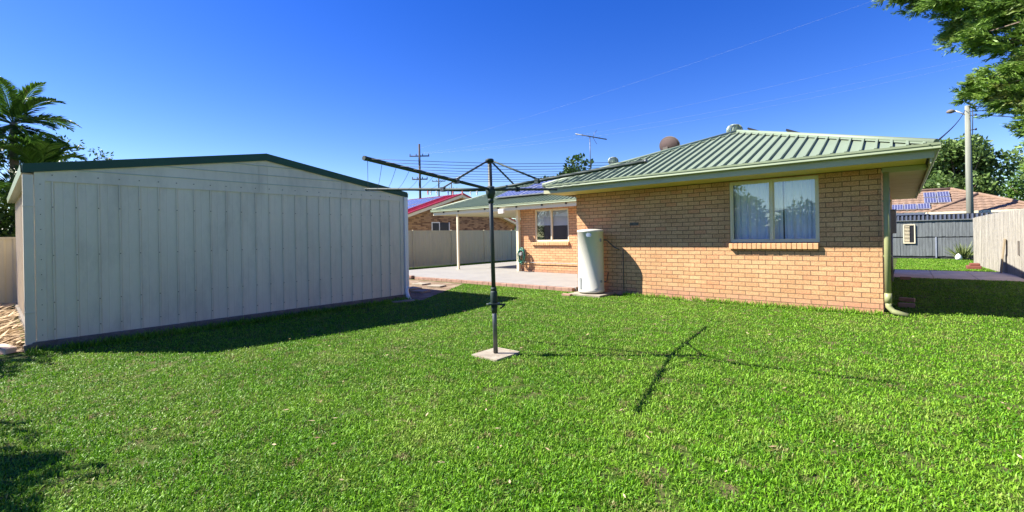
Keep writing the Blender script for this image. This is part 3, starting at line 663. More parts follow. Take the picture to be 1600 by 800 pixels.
# ------------------------------------------------------------------ water heater
WH = empty('water_heater', (-5.56, 9.24, 0), 'tall cream cylindrical water heater standing against the brick wall', 'water heater')
m = MB(); cx, cy = -5.56, 9.24
m.lathe([(.001, .07), (.30, .07), (.305, .09), (.305, .14), (.298, .145), (.298, 1.46), (.307, 1.465), (.307, 1.50), (.29, 1.52), (.15, 1.535), (.001, 1.54)], (cx, cy, 0), 40); m.build('tank', M['tank'], WH)
def on_tank(a, z0, z1, w_, d, mat, name, rr=.298):
    m = MB(); n = 8; vs = []
    for z, k in ((z0, .7), (z0+.03, 1), (z1-.03, 1), (z1, .7)):
        for i in range(n+1):
            t = a+(i/n-.5)*w_*k/rr
            for q in (rr-.005, rr+d): vs.append((cx+q*cos(t), cy+q*sin(t), z))
    W_ = (n+1)*2; fs = []
    for l in range(3):
        for i in range(n): b = l*W_+2*i; fs += [(b+1, b+3, b+W_+3, b+W_+1), (b, b+W_, b+W_+2, b+2)]
        fs += [(l*W_, l*W_+1, l*W_+W_+1, l*W_+W_), (l*W_+2*n, l*W_+W_+2*n, l*W_+W_+2*n+1, l*W_+2*n+1)]
    for i in range(n): fs += [(2*i, 2*i+2, 2*i+3, 2*i+1), (3*W_+2*i, 3*W_+2*i+1, 3*W_+2*i+3, 3*W_+2*i+2)]
    m.add(vs, fs); return m.build(name, mat, WH)
va = atan2(-9.1, 5.46)
on_tank(va-.95, .14, .42, .10, .012, M['tankgrey'], 'access_cover'); on_tank(va-.12, 1.36, 1.44, .12, .004, M['labelblue'], 'rating_label')
on_tank(va+.85, 1.24, 1.31, .045, .02, M['tankgrey'], 'relief_valve'); on_tank(va+.85, .30, .36, .045, .02, M['tankgrey'], 'drain_valve')
m = MB(); m.tube([(cx+.24, cy+.2, .3), (cx+.24, cy+.3, .3), (cx+.24, cy+.38, .5)], .013, 8); m.build('pipe', M['galv'], WH); m = MB(); m.tube([(cx+.2, cy+.24, 1.27), (cx+.2, 9.64, 1.27), (cx+.4, 9.64, 1.1), (cx+.53, 9.63, 1.05)], .012, 8); m.build('pipe', M['galv'], WH); m = MB(); m.tube([(cx-.26, cy+.1, 1.2), (cx-.36, 9.44, 1.2)], .03, 8); m.build('pipe', M['galv'], WH)
m = MB(); m.box(-5.95, -5.12, 8.86, 9.6, -.03, .045); o = m.build('heater_slab', M['concrete'], WH, bevel=.01)
m = MB(); m.box(-6.05, -5.82, 8.72, 8.83, -.02, .045); tag(m.build('loose_brick', M['edge'], bevel=.006), 'red brick lying on the lawn edge in front of the water heater', 'brick')

# ------------------------------------------------------------------ garden hose reel on the patio post
HZ = empty('garden_hose', (-10.74, 12.98, .55), 'green and brown garden hose coiled on a wall reel beside the patio window', 'garden hose')
m = MB(); m.tube([(-10.74, 13.09, .75), (-10.74, 12.86, .75)], .06, 12); m.box(-10.80, -10.68, 13.06, 13.097, .60, .92); m.build('bracket', M['tankgrey'], HZ)
m = MB(); rr = random.Random(5); pts = []
for i in range(150):
    t = i*.42; q = .19+.03*sin(i*.7)+.02*rr.random(); pts.append((-10.74+q*cos(t)*.75, 12.93+.05*sin(i*.13)+.02*rr.random(), .78-.10+q*1.35*sin(t)))
m.tube(pts, .011, 6); m.build('coil', M['hose'], HZ)
m = MB(); pts = [(-10.6, 12.95, .95), (-10.5, 12.9, .7), (-10.62, 12.88, .4), (-10.5, 12.9, .2), (-10.35, 12.88, .125), (-10.1, 12.86, .118), (-10.2, 12.74, .118), (-10.5, 12.78, .118)]; m.tube(pts, .011, 6); m.build('loose_end', M['dish'], HZ)

# ------------------------------------------------------------------ shed
SR = empty('garden_shed', (-11.8, 3.3, 0), 'long cream steel garden shed with dark green barge trim on a concrete slab', 'shed')
SX = -8.67; Y0, Y1 = .43, 6.20; YR = 3.28; ZE, ZR = 2.37, 2.86; XB = -15.0
m = MB(); m.box(XB-.05, -8.62, .36, 6.26, -.1, .118); m.build('slab', M['slab'], SR, bevel=.01)
def zt(y): return ZE+(ZR-ZE)*(1-abs(y-YR)/(YR-Y0 if y < YR else Y1-YR))
m = MB()
# vertical pans with a standing rib at every joint
npan = 24; pw = (Y1-Y0-.26)/npan; y = Y0+.13; prof = []
prof.append((Y0, SX))
for i in range(npan):
    a = y+i*pw; prof += [(a, SX), (a+.003, SX+.020), (a+.017, SX+.020), (a+.020, SX-.004), (a+.027, SX-.004), (a+.029, SX), (a+pw*.48, SX), (a+pw*.5, SX+.0025), (a+pw*.52, SX)]
prof += [(Y1-.13, SX), (Y1, SX)]
vs = []
for (a, xx) in prof: vs += [(xx, a, .118), (xx, a, 2.262)]
m.add(vs, [(2*i, 2*i+2, 2*i+3, 2*i+1) for i in range(len(prof)-1)]); fw = m.build('front_wall', M['shed'], SR, fix=False)
m = MB(); lv = [2.262, 2.42, 2.58, 2.74, 2.95]      # horizontal sheets in the gable
for k in range(4):
    z0, z1 = lv[k], lv[k+1]; off = .012+.002*k
    def yl(z): return (Y0, Y1) if z <= ZE else (YR-(YR-Y0)*(ZR-z)/(ZR-ZE), YR+(Y1-YR)*(ZR-z)/(ZR-ZE))
    z1c = min(z1, ZR-.001); a, b = yl(z0); c, d = yl(z1c)
    poly = [(a, z0), (b, z0)]+([(Y1, ZE)] if z0 < ZE < z1c else [])+[(d, z1c), (c, z1c)]+([(Y0, ZE)] if z0 < ZE < z1c else [])
    m.prism(poly, 'X', SX-.01, SX+off-.004*k)
m.build('gable_sheet', M['shed'], SR)
for z in (2.42, 2.58, 2.74):  # darker strips along the gable laps: the seam shading put into colour
    f_ = (ZR-z)/(ZR-ZE); m = MB(); m.box(SX+.012, SX+.021, YR-(YR-Y0)*f_+.05, YR+(Y1-YR)*f_-.05, z-.006, z+.004); m.build('seam_shade', M['shedroof'], SR)
m = MB(); m.box(SX+.004, SX+.017, Y0, Y1, 2.245, 2.262)
for yy in (3.16, 3.30, 4.72, 4.82):
    m.box(SX+.012, SX+.0155, yy, yy+.008, 2.27, min(zt(yy)-.02, 2.8))
m.build('trim_strip', M['shed'], SR)
m = MB(); m.box(SX-.02, SX+.018, Y0-.03, Y0+.07, .118, ZE-.003); m.build('corner_flashing', M['shed'], SR, bevel=.003); m = MB(); m.box(SX-.02, SX+.018, Y1-.07, Y1+.01, .118, ZE-.003); m.build('corner_flashing', M['shed'], SR, bevel=.003)
m = MB()   # screws
for i in range(npan):
    a = y+i*pw+.010
    for zz in (.26, .62, 1.25, 1.9, 2.33): m.box(SX+.017, SX+.027, a-.006, a+.006, zz-.006, zz+.006)
for zz in np.arange(.2, 2.3, .2): m.box(SX+.013, SX+.024, Y0+.02, Y0+.03, zz-.005, zz+.005)
o = m.build('screws', M['slab'], SR); o['kind'] = 'stuff'
m = MB(); prof = [(XB, .325)]; k = XB
while k < SX-.15:
    prof += [(k, .325), (k+.006, .308), (k+.03, .308), (k+.036, .325)]; k += .2
prof.append((SX-.02, .325)); vs = []
for (a, yy) in prof: vs += [(a, yy+.09, .118), (a, yy+.09, ZE)]
m.add(vs, [(2*i, 2*i+2, 2*i+3, 2*i+1) for i in range(len(prof)-1)]); m.build('side_wall', M['shed'], SR, fix=False)
m = MB(); m.box(XB, SX-.02, Y1-.02, Y1, .118, ZE-.01); m.build('side_wall', M['shed'], SR)
m = MB(); m.prism([(Y0, .118), (Y1, .118), (Y1, ZE), (YR, ZR), (Y0, ZE)], 'X', XB-.02, XB); m.build('back_wall', M['shed'], SR)
sl_ = (ZR-ZE)/(YR-Y0)
ribbed_roof((XB-.03, Y0-.06, ZE+.012), (1, 0), (0, 1), SX+.03-XB+.03, (YR-Y0+.06), 0, 0, M['shedroof'], 'roof', SR, pitch=.25, slope=(ZR+.03-ZE)/(YR-Y0+.06))
sl2 = (ZR+.03-ZE)/(Y1+.08-YR)
ribbed_roof((XB-.03, Y1+.08, ZE+.012), (1, 0), (0, -1), SX+.03-XB+.03, (Y1+.08-YR), 0, 0, M['shedroof'], 'roof', SR, pitch=.25, slope=sl2)
m = MB(); t = .125
m.prism([(Y0-.13, ZE-.03), (YR, ZR-.02), (YR, ZR+.105), (Y0-.13, ZE+.085)], 'X', SX+.02, SX+.045)
m.prism([(YR, ZR-.02), (Y1+.12, ZE-.03), (Y1+.12, ZE+.085), (YR, ZR+.105)], 'X', SX+.02, SX+.045)
m.prism([(Y0-.13, ZE+.078), (YR, ZR+.098), (YR, ZR+.106), (Y0-.13, ZE+.086)], 'X', SX-.14, SX+.02)
m.prism([(YR, ZR+.098), (Y1+.12, ZE+.078), (Y1+.12, ZE+.086), (YR, ZR+.106)], 'X', SX-.14, SX+.02)
m.build('barge_trim', M['darkgreen'], SR)
m = MB(); m.prism([(Y0-.03, ZE-.03), (Y0-.145, ZE-.035), (Y0-.155, ZE+.07), (Y0-.145, ZE+.07), (Y0-.135, ZE-.02), (Y0-.03, ZE-.02)], 'X', XB-.05, SX+.03); m.box(SX+.026, SX+.03, Y0-.15, Y0-.03, ZE-.03, ZE+.065); m.build('gutter', M['gutter'], SR)
m = MB(); m.prism([(Y1+.03, ZE-.03), (Y1+.145, ZE-.035), (Y1+.155, ZE+.07), (Y1+.145, ZE+.07), (Y1+.135, ZE-.02), (Y1+.03, ZE-.02)], 'X', XB-.05, SX+.03); m.build('gutter', M['gutter'], SR)
m = MB(); m.box(SX-.05, SX+.03, .295, .395, .06, ZE-.05); m.box(SX-.055, SX+.035, .292, .398, .5, .52); m.box(SX-.055, SX+.035, .292, .398, 1.9, 1.92); m.build('downpipe', M['shed'], SR, bevel=.006)
m = MB(); m.obox((SX+.0, .345, .03), (.11, .12, .14), Matrix.Rotation(.1, 3, 'X')); m.build('downpipe_shoe', M['slab'], SR, bevel=.008)
m = MB(); m.box(SX-.02, SX+.05, Y1+.03, Y1+.12, .25, ZE-.03); m.tube([(SX+.015, Y1+.075, .3), (SX+.015, Y1+.075, .16), (SX+.10, Y1+.05, .05), (SX+.22, Y1+.0, .03)], .045, 10); m.build('downpipe', M['white'], SR)
m = MB(); m.obox((-8.86, .12, .05), (.23, .12, .08), Matrix.Rotation(.5, 3, 'Z') @ Matrix.Rotation(.2, 3, 'Y')); tag(m.build('loose_brick', M['path'], bevel=.006), 'pale pink brick lying at the near corner of the shed', 'brick')
m = MB(); m.obox((-8.35, 5.95, .02), (.5, .16, .03), Matrix.Rotation(1.3, 3, 'Z')); tag(m.build('splash_board', M['concrete'], bevel=.004), 'pale flat strip lying under the shed downpipe outlet', 'board')

# ------------------------------------------------------------------ rotary clothesline
CX, CY = -3.65, 3.89
CL = empty('rotary_clothesline', (CX, CY, 0), 'dark green rotary clothesline with four arms standing in the lawn', 'clothesline')
ax = Vector((-.012, -.008, 1)).normalized()
def onax(z): return Vector((CX, CY, 0))+ax*(z/ax.z)
m = MB(); m.tube([onax(.03), onax(.66)], .027, 16); m.build('pole', M['galv'], CL)
m = MB(); m.tube([onax(.60), onax(2.29)], .0245, 16); m.build('mast', M['linegrey'], CL)
m = MB(); m.tube([onax(.60), onax(.62), onax(.74), onax(.76)], [.036, .042, .042, .034], 16); m.tube([onax(.76), onax(.80)], .034, 16); m.tube([onax(.50), onax(.60)], [.033, .037], 16); m.build('crank_housing', M['lineGreen'], CL)
m = MB(); c = onax(.60); m.tube([c+Vector((-.07, -.06, 0)), c+Vector((.10, .085, -.005))], .012, 8); m.tube([c+Vector((.10, .085, -.005)), c+Vector((.06, .04, -.05))], .009, 8); m.obox(c+Vector((0, 0, .005)), (.13, .13, .016), Matrix.Rotation(.7, 3, 'Z')); m.build('crank_handle', M['lineGreen'], CL)
hub = onax(1.952); HB = MB(); HB.tube([hub+ax*-.11, hub+ax*-.05, hub+ax*.02, hub+ax*.035], [.034, .055, .06, .045], 16); HB.tube([hub+ax*-.16, hub+ax*-.1], .033, 16)
HB.build('hub', M['lineGreen'], CL)
tips = {'A': Vector((.36, -1.86, .10)), 'B': Vector((-1.85, -.50, .12)), 'C': Vector((1.84, .2, .13)), 'D': Vector((-.33, 1.80, .15))}
m = MB(); tp = onax(2.30); m.tube([tp+ax*-.03, tp, tp+ax*.012], [.04, .052, .04], 16); m.build('cap', M['lineGreen'], CL)
for k, t in tips.items():
    d = t.normalized(); a0 = hub+d*.03; a1 = hub+t
    m = MB(); m.tube([a0, a0.lerp(a1, .36)], .0165, 10); m.tube([a0.lerp(a1, .34), a1], .0185, 10, cap=False)
    am = m.build('arm', M['lineGreen'], CL)
    m = MB(); m.tube([a1-d*.012, a1+d*.012], .0200, 10); m.build('end_cap', M['galv'] if k == 'C' else M['lineGreen'], am)
    m = MB(); s0 = tp+Vector((d.x, d.y, 0))*.05-ax*.02; s1 = hub+t*.35+Vector((0, 0, .02)); m.tube([s0, s1], .0105, 8); m.obox(s1-Vector((0, 0, .02)), (.05, .05, .055), Matrix.Rotation(atan2(d.y, d.x), 3, 'Z')); m.build('strut', M['galv'] if k in 'AB' else M['lineGreen'], CL)
fr = [.985, .90, .81, .72, .63, .54, .45, .37]
seq = ['A', 'C', 'D', 'B']
for q in fr:
    m = MB()
    for i in range(4):
        a = hub+tips[seq[i]]*q+Vector((0, 0, .0)); b = hub+tips[seq[(i+1) % 4]]*q; mid = a.lerp(b, .5)-Vector((0, 0, .012*(b-a).length))
        m.tube([a, a.lerp(mid, .5)-Vector((0, 0, .004)), mid, mid.lerp(b, .5)-Vector((0, 0, .004)), b], .0021, 4)
    m.build('wire', M['wire'], CL)
m = MB(); m.obox((CX+.0, CY+.005, -.01), (.40, .42, .07), Matrix.Rotation(.02, 3, 'Z')); m.obox((CX+.0, CY+.19, .028), (.40, .03, .014), Matrix.Rotation(.02, 3, 'Z')); m.build('footing', M['concrete'], CL, bevel=.012)
# pegs left on the far wires
pegs = [(.27, .9, 'peg_pink', 'pink peg on the far clothesline wire, leftmost'), (.29, .81, 'peg_white', 'white peg beside the leftmost pink peg on the clothesline'), (.31, .985, 'peg_white', 'white peg third from the left on the clothesline wires'), (.36, .81, 'peg_blue', 'blue grey peg left of the middle on the clothesline wires'), (.41, .9, 'peg_pink', 'pink peg in the middle of the clothesline wires'), (.43, .72, 'peg_pink', 'pink peg just right of the middle pink peg'), (.50, .81, 'peg_white', 'white peg near the clothesline hub'), (.52, .63, 'peg_white', 'white peg nearest the clothesline hub')]
for (t, q, mt, lab) in pegs:
    a = hub+tips['B']*q; b = hub+tips['D']*q; c = a.lerp(b, t)-Vector((0, 0, .012*(b-a).length*min(1, 2.2*min(t, 1-t))))
    m = MB()
    for s_ in (-1, 1): m.obox(c+Vector((.006*s_, 0, -.018)), (.006, .012, .078), Matrix.Rotation(.10*s_, 3, 'Y'))
    tag(m.build('clothes_peg', M[mt]), lab, 'clothes peg', 'pegs clipped to the clothesline')

# ------------------------------------------------------------------ fences
def steel_fence(X, ys, h, label, z0=0, name='steel_fence'):
    root = empty(name, (X, (ys[0]+ys[-1])/2, 0), label, 'fence')
    for i in range(len(ys)-1):
        m = MB(); a, b = ys[i]+.03, ys[i+1]-.03; k = a; prof = [(a, X)]
        while k < b-.30: prof += [(k+.10, X), (k+.125, X+.018), (k+.20, X+.018), (k+.225, X)]; k += .225
        prof.append((b, X)); vs = []
        for (y, x) in prof: vs += [(x, y, z0+.05), (x, y, h-.03)]
        m.add(vs, [(2*j, 2*j+2, 2*j+3, 2*j+1) for j in range(len(prof)-1)]); m.build('panel', M['fence'], root, fix=False)
        m = MB(); m.box(X-.02, X+.035, a, b, h-.05, h-.005); m.build('rail', M['fence'], root); m = MB(); m.box(X-.02, X+.035, a, b, z0+.02, z0+.075); m.build('rail', M['fence'], root)
    for y in ys: m = MB(); m.box(X-.03, X+.045, y-.03, y+.03, 0, h+.005); m.box(X-.034, X+.049, y-.034, y+.034, h+.005, h+.02); m.build('post', M['fence'], root)
    return root
steel_fence(-17.67, [8.38, 10.8, 13.22, 15.64, 18.06, 20.4, 22.8, 25.2, 27.6], 1.78, 'cream steel panel fence behind the patio')
steel_fence(-15.75, [-9.6, -7.2, -4.8, -2.4, .0, 2.4, 4.8], 1.6, 'cream steel panel fence left of the shed behind the dry fronds')
# bleached timber paling fence, right side
RF = empty('timber_paling_fence', (2.3, 16, 0), 'bleached pale timber paling fence along the right boundary', 'fence')
def fx(y): return 2.03+(24.6-y)*.074
m = MB(); y = -4.; rr = random.Random(4)
while y < 24.7:
    h = 1.80+.10*min(1, max(0, (24.6-y)/4))+rr.uniform(-.012, .012); x = fx(y); ww = .098
    m.obox((x+rr.uniform(-.004, .004), y, h/2), (.016, ww, h), Matrix.Rotation(rr.uniform(-.006, .006), 3, 'X') @ Matrix.Rotation(-.074, 3, 'Z')); y += .101
m.build('palings', M['whitefence'], RF)
for y in (1, 3.5, 6, 8.5, 11, 13.5, 16, 18.5, 21, 23.6): m = MB(); m.box(fx(y)+.02, fx(y)+.11, y-.05, y+.05, 0, 1.7); m.build('post', M['whitefence'], RF)
for z in (.35, 1.0, 1.6): m = MB(); m.tube([(fx(-4)+.045, -4, z), (fx(24.5)+.045, 24.5, z)], .03, 4); m.build('rail', M['whitefence'], RF)
m = MB(); m.box(fx(18.9)-.035, fx(18.9)-.012, 18.86, 18.95, .62, 1.02); m.build('latch', M['slab'], RF)
m = MB(); m.obox((fx(20.2)-.09, 20.15, .53), (.03, .20, 1.08), Matrix.Rotation(.08, 3, 'Y') @ Matrix.Rotation(.12, 3, 'X')); tag(m.build('timber_offcut', M['weathered']), 'brown weathered board leaning against the pale paling fence', 'board')
m = MB(); m.box(1.62, 1.98, 21.9, 22.3, 0, .12); m.box(1.7, 1.95, 21.95, 22.25, .12, .2); tag(m.build('garden_edging', M['redbrick'], bevel=.02), 'small stack of dark red bricks at the end of the pale fence', 'bricks')
# grey timber screen at the back
GF = empty('timber_screen', (-.5, 29.2, 0), 'dark grey timber screen wall with two tiers of boards and a small louvred opening', 'screen wall')
def tier(z0, z1, Y, name):
    m = MB(); x = -6.; rr = random.Random(9)
    while x < 4.4:
        ww = .115; m.box(x, x+ww-.006, Y+rr.uniform(0, .014), Y+.03, z0+rr.uniform(-.01, .01), z1); x += ww
    return m.build(name, M['greyfence'], GF)
tier(.12, .99, 29.2, 'boards'); tier(1.04, 1.79, 29.2, 'boards')
m = MB(); m.box(-6, 4.4, 29.24, 29.28, .0, 1.8); m.build('backing', M['greydark'], GF)
m = MB(); m.box(-6, 4.4, 29.14, 29.30, 1.80, 1.84); m.build('capping', M['greyfence'], GF)
for x in (-3.4, -1.0, 1.12, 3.6): m = MB(); m.box(x, x+.05, 29.17, 29.199, .05, 1.02); m.build('batten', M['cable'], GF)
m = MB(); m.box(-.02, .42, 29.15, 29.198, .72, .76); m.box(-.02, .42, 29.15, 29.198, 1.60, 1.64); m.box(-.02, .02, 29.15, 29.198, .76, 1.60); m.box(.38, .42, 29.15, 29.198, .76, 1.60); f = m.build('louvre_window', M['cream'], GF)
m = MB(); m.box(.02, .38, 29.18, 29.197, .76, 1.60); m.build('shade', M['black'], f)
m = MB()
for i in range(12): m.obox((.12, 29.165, .79+i*.067), (.19, .04, .008), Matrix.Rotation(.5, 3, 'X'))
m.build('slats', M['cream'], f)

# back fence behind the photographer
m = MB(); x = -15.6; rr = random.Random(2)
while x < 3.6: m.box(x, x+.098, -9.0, -8.984, 0, 1.75+rr.uniform(-.02, .02)); x += .101
tag(m.build('timber_fence', M['weathered']), 'weathered timber paling fence across the rear boundary', 'fence')

# ------------------------------------------------------------------ neighbour: red roof brick house
NH = empty('red_roof_house', (-26, 18.7, 0), 'mottled brown brick house with red metal gable roof behind the cream fence', 'house')
NX = -20.5; NYR = 18.75; sl3 = .325; zp = 4.02; ye = 12.9
def zn(y): return zp-abs(y-NYR)*sl3
m = MB(); m.prism([(13.5, 0), (24.0, 0), (24.0, zn(24.0)-.03), (NYR, zp-.03), (13.5, zn(13.5)-.03)], 'X', NX-.11, NX); m.build('wall', M['brick2Y'], NH)
m = MB(); m.box(-33, NX-.12, 13.5, 13.61, 0, zn(13.5)-.05); m.box(-33, NX-.12, 23.9, 24.0, 0, zn(24)-.05); m.box(-33.1, -33, 13.5, 24, 0, 2.3); m.build('wall', M['brick2X'], NH)
ribbed_roof((-33.3, ye, zn(ye)+.0), (1, 0), (0, 1), 33.3+NX+.42, NYR-ye, 0, 0, M['redroof'], 'roof', NH, pitch=.2, slope=sl3)
ribbed_roof((-33.3, 2*NYR-ye, zn(ye)+.0), (1, 0), (0, -1), 33.3+NX+.42, NYR-ye, 0, 0, M['redroof'], 'roof', NH, pitch=.2, slope=sl3)
m = MB()
for s_ in (0, 1):
    yy = ye-.05 if not s_ else 2*NYR-ye+.05
    m.prism([(yy, zn(yy)-.19), (NYR, zp-.19), (NYR, zp-.015), (yy, zn(yy)-.015)], 'X', NX+.36, NX+.39)
    m.prism([(yy, zn(yy)-.17), (NYR, zp-.17), (NYR, zp-.13), (yy, zn(yy)-.13)], 'X', NX+.005, NX+.355)
m.build('barge_board', M['cream'], NH)
m = MB()
for s_ in (0, 1):
    yy = ye-.08 if not s_ else 2*NYR-ye+.08
    m.prism([(yy, zn(yy)-.02), (NYR, zp+.0), (NYR, zp+.075), (yy, zn(yy)+.055)], 'X', NX+.35, NX+.45)
m.build('barge_capping', M['redroof'], NH)
m = MB(); m.box(NX+.002, NX+.03, 16.65, 16.7, 1.2, 2.32); m.box(NX+.002, NX+.03, 17.2, 17.25, 1.2, 2.32); m.box(NX+.002, NX+.03, 16.7, 17.2, 2.27, 2.32); m.box(NX+.002, NX+.03, 17.95, 18.0, 1.2, 2.32); f = m.build('window', M['white'], NH)
m = MB(); m.box(NX+.002, NX+.012, 16.7, 17.2, 1.2, 2.27); m.box(NX+.002, NX+.012, 17.25, 17.95, 1.2, 2.3); m.build('pane', M['black'], f)
k = 0
for row in range(2):
    for i in range(4):
        x0 = -24.85-1.08*i; t0 = 2.0+row*1.7
        lab = 'solar panel on the red roof, %s from the gable, %s row' % (['first', 'second', 'third', 'fourth'][i], ['lower', 'upper'][row])
        pv((x0+2.6, ye+t0, zn(ye+t0)+.10), (1.02, 0, 0), (0, 1.6, 1.6*sl3), 1, 1, lab, 'solar panels on the red roof')

# ------------------------------------------------------------------ neighbour: brown tiled house
TH = empty('tiled_roof_house', (3, 36, 0), 'house with brown tiled hip roof behind the grey timber screen', 'house')
def hip_roof(x0, x1, y0, y1, z, slope, name, mat, course=.33):
    w_, d = x1-x0, y1-y0; h = min(w_, d)/2; m = MB(); zr_ = z+h*slope
    if d <= w_: a, b = (x0+h, (y0+y1)/2, zr_), (x1-h, (y0+y1)/2, zr_)
    else: a, b = ((x0+x1)/2, y0+h, zr_), ((x0+x1)/2, y1-h, zr_)
    # stepped tile courses and rolled tile waves on each face
    def face(P0, e, u, W, kl, kr):
        P0 = Vector(P0); e = Vector((*e, 0)); u = Vector((*u, slope)); n_ = int(h/course)+1
        for c in range(n_):
            t0, t1 = c*course, min((c+1)*course, h)
            if t1-t0 < .02: continue
            s0a, s0b = (t0*kl, W-t0*kr); s1a, s1b = (t1*kl, W-t1*kr); k = max(2, int((s0b-s0a)/.075)); vs = []
            for i in range(k+1):
                f = i/k; sa = s0a+(s0b-s0a)*f; sb = s1a+(s1b-s1a)*f
                wv = .028*abs(sin(pi*sa/.3)); wv2 = .028*abs(sin(pi*sb/.3))
                vs += [P0+e*sa+u*t0+Vector((0, 0, .035+wv-.02)), P0+e*sa+u*t0+Vector((0, 0, .035+wv)), P0+e*sb+u*t1+Vector((0, 0, .005+wv2))]
            m.add(vs, [q for i in range(k) for q in ((3*i, 3*i+3, 3*i+4, 3*i+1), (3*i+1, 3*i+4, 3*i+5, 3*i+2))])
    face((x0, y0, z), (1, 0), (0, 1), w_, 1, 1); face((x1, y0, z), (0, 1), (-1, 0), d, 1, 1)
    face((x1, y1, z), (-1, 0), (0, -1), w_, 1, 1); face((x0, y1, z), (0, -1), (1, 0), d, 1, 1)
    m.build(name, mat, TH, fix=False)
    r_ = MB()
    for p_, q_ in (((x0, y0, z), a), ((x1, y0, z), b if d <= w_ else a), ((x0, y1, z), a if d <= w_ else b), ((x1, y1, z), b), (a, b)): r_.tube([Vector(p_)+Vector((0, 0, .06)), Vector(q_)+Vector((0, 0, .06))], .085, 8)
    r_.build('ridge_tiles', mat, TH)
hip_roof(1.02, 4.95, 32.0, 44, 2.26, .45, 'roof', M['tileroof'])
hip_roof(-5.5, 5.1, 33.5, 39.5, 2.30, .45, 'roof', M['tileroof'])
m = MB(); m.box(1.35, 4.65, 32.4, 43.6, 0, 2.24); m.box(-5.1, 1.3, 33.9, 39.1, 0, 2.3); m.build('wall', M['tilehouse'], TH)
m = MB(); m.box(.95, 5.0, 31.9, 32.0, 2.15, 2.28); m.box(.9, .98, 31.9, 33.3, 2.15, 2.28); m.build('gutter', M['cream'], TH)
m = MB(); m.box(-5.5, .88, 33.38, 33.48, 2.18, 2.31); m.build('gutter', M['navy'], TH)
# ribbed dark carport roof below the panels
CP = empty('dark_carport', (-1.5, 32, 0), 'dark blue grey ribbed carport edge showing above the grey timber screen', 'carport')
m = MB(); x = -6.
while x < 4.2: m.box(x, x+.07, 31.0, 31.03, 1.86, 2.12); x += .16
m.build('ribbed_edge', M['navy'], CP)
m = MB(); m.box(-6, 4.2, 31.032, 31.06, 1.84, 2.14); m.build('backing', M['greydark'], CP); m = MB(); m.box(-6, 1.0, 30.98, 31.9, 2.14, 2.17); m.build('roof', M['navy'], CP)
for x in (-5.6, -2, 1.4, 4.1): m = MB(); m.box(x, x+.09, 31.1, 31.19, 0, 1.86); m.build('post', M['greydark'], CP)
for row in range(3):
    for i in range(2 if row else 4):
        t0 = .22+(row>0)*.75+(row>1)*.80; x0 = 1.12-i*.56*1.0+(.86 if row else .0)-.52
        lab = 'blue gridded solar panel on the brown tiled roof, %s row, %s from the right' % (['lower', 'middle', 'upper'][row], ['first', 'second', 'third', 'fourth'][i])
        pv((x0, 33.5+t0, 2.30+t0*.45+.13), (.53, 0, 0), (0, .72, .72*.45), 1, 1, lab, 'solar panels on the brown tiled roof', cells=(4, 6))

# ------------------------------------------------------------------ poles and cables
LP = empty('street_light_pole', (2.50, 31.5, 0), 'pale timber power pole with a street lamp arm behind the grey screen', 'light pole')
m = MB(); m.tube([(2.50, 31.5, 0), (2.46, 31.5, 4), (2.45, 31.5, 7.42)], [.15, .125, .10], 14); m.build('pole', M['polewood'], LP)
m = MB(); m.tube([(2.42, 31.5, 6.95), (2.15, 31.45, 7.15), (1.98, 31.4, 7.24)], .035, 8); m.build('lamp_arm', M['white'], LP)
m = MB(); m.lathe([(.02, .05), (.10, .04), (.17, -.03), (.15, -.10), (.06, -.13), (.001, -.13)], (1.85, 31.38, 7.27), 14); m.build('lamp_head', M['slab'], LP)
m = MB()
for z in (7.3, 7.1, 6.9, 6.2): m.tube([(2.5, 31.4, z), (2.72, 31.4, z)], .02, 6); m.tube([(2.72, 31.4, z-.04), (2.72, 31.4, z+.06)], .035, 8)
m.build('insulators', M['black'], LP)
m = MB(); m.tube([(2.62, 31.38, 7.3), (2.60, 31.36, 5.9)], .018, 6); m.build('conduit', M['black'], LP)
def cable(a, b, sag, r, label, mat='wire', group=None):
    m = MB(); a, b = Vector(a), Vector(b); m.tube([a.lerp(b, t/12)-Vector((0, 0, sag*4*(t/12)*(1-t/12))) for t in range(13)], r, 5)
    return tag(m.build('overhead_cable', M[mat]), label, 'cable', group)
cable((2.36, 31.4, 7.2), (.38, 9.0, 2.66), .1, .013, 'dark service cable from the street light pole to the house roof corner')
cable((2.72, 31.4, 7.3), (30, 50, 8.5), .6, .02, 'upper dark cable running right from the street light pole', group='cables right of the street light pole')
cable((2.72, 31.4, 7.1), (30, 50, 8.0), .8, .02, 'middle dark cable running right from the street light pole', group='cables right of the street light pole')
cable((2.72, 31.4, 6.9), (22, 40, 5.2), .5, .02, 'lowest dark cable running right from the street light pole', group='cables right of the street light pole')
def ppole(x, y, ztop, r, arms, label, tilt=0):
    root = empty('power_pole', (x, y, 0), label, 'power pole', 'distant timber power poles')
    m = MB(); m.tube([(x, y, 0), (x, y, ztop)], [r, r*.7], 8); m.build('pole', M['farpole'], root)
    d = Vector((.75, .66, 0))
    for (z, hl) in arms:
        m = MB(); c = Vector((x, y, z)); m.tube([c-d*hl, c+d*hl], .075, 6); a = m.build('cross_arm', M['farpole'], root)
        m = MB()
        for t in (-1, -.35, .35, 1): p_ = c+d*hl*t*.95; m.tube([p_, p_+Vector((0, 0, .28))], .05, 6)
        m.build('insulators', M['farpole'], a)
ppole(-42.6, 33., 12.4, .16, [(11.0, 1.15), (8.3, .9)], 'tallest distant power pole with two cross arms above the red roof')
ppole(-63, 53., 12.6, .17, [(11.6, 1.2)], 'smaller distant power pole just right of the tall one')
ppole(-72, 64., 12.9, .15, [(11.8, 1.2)], 'farthest thin power pole seen under the clothesline arm')
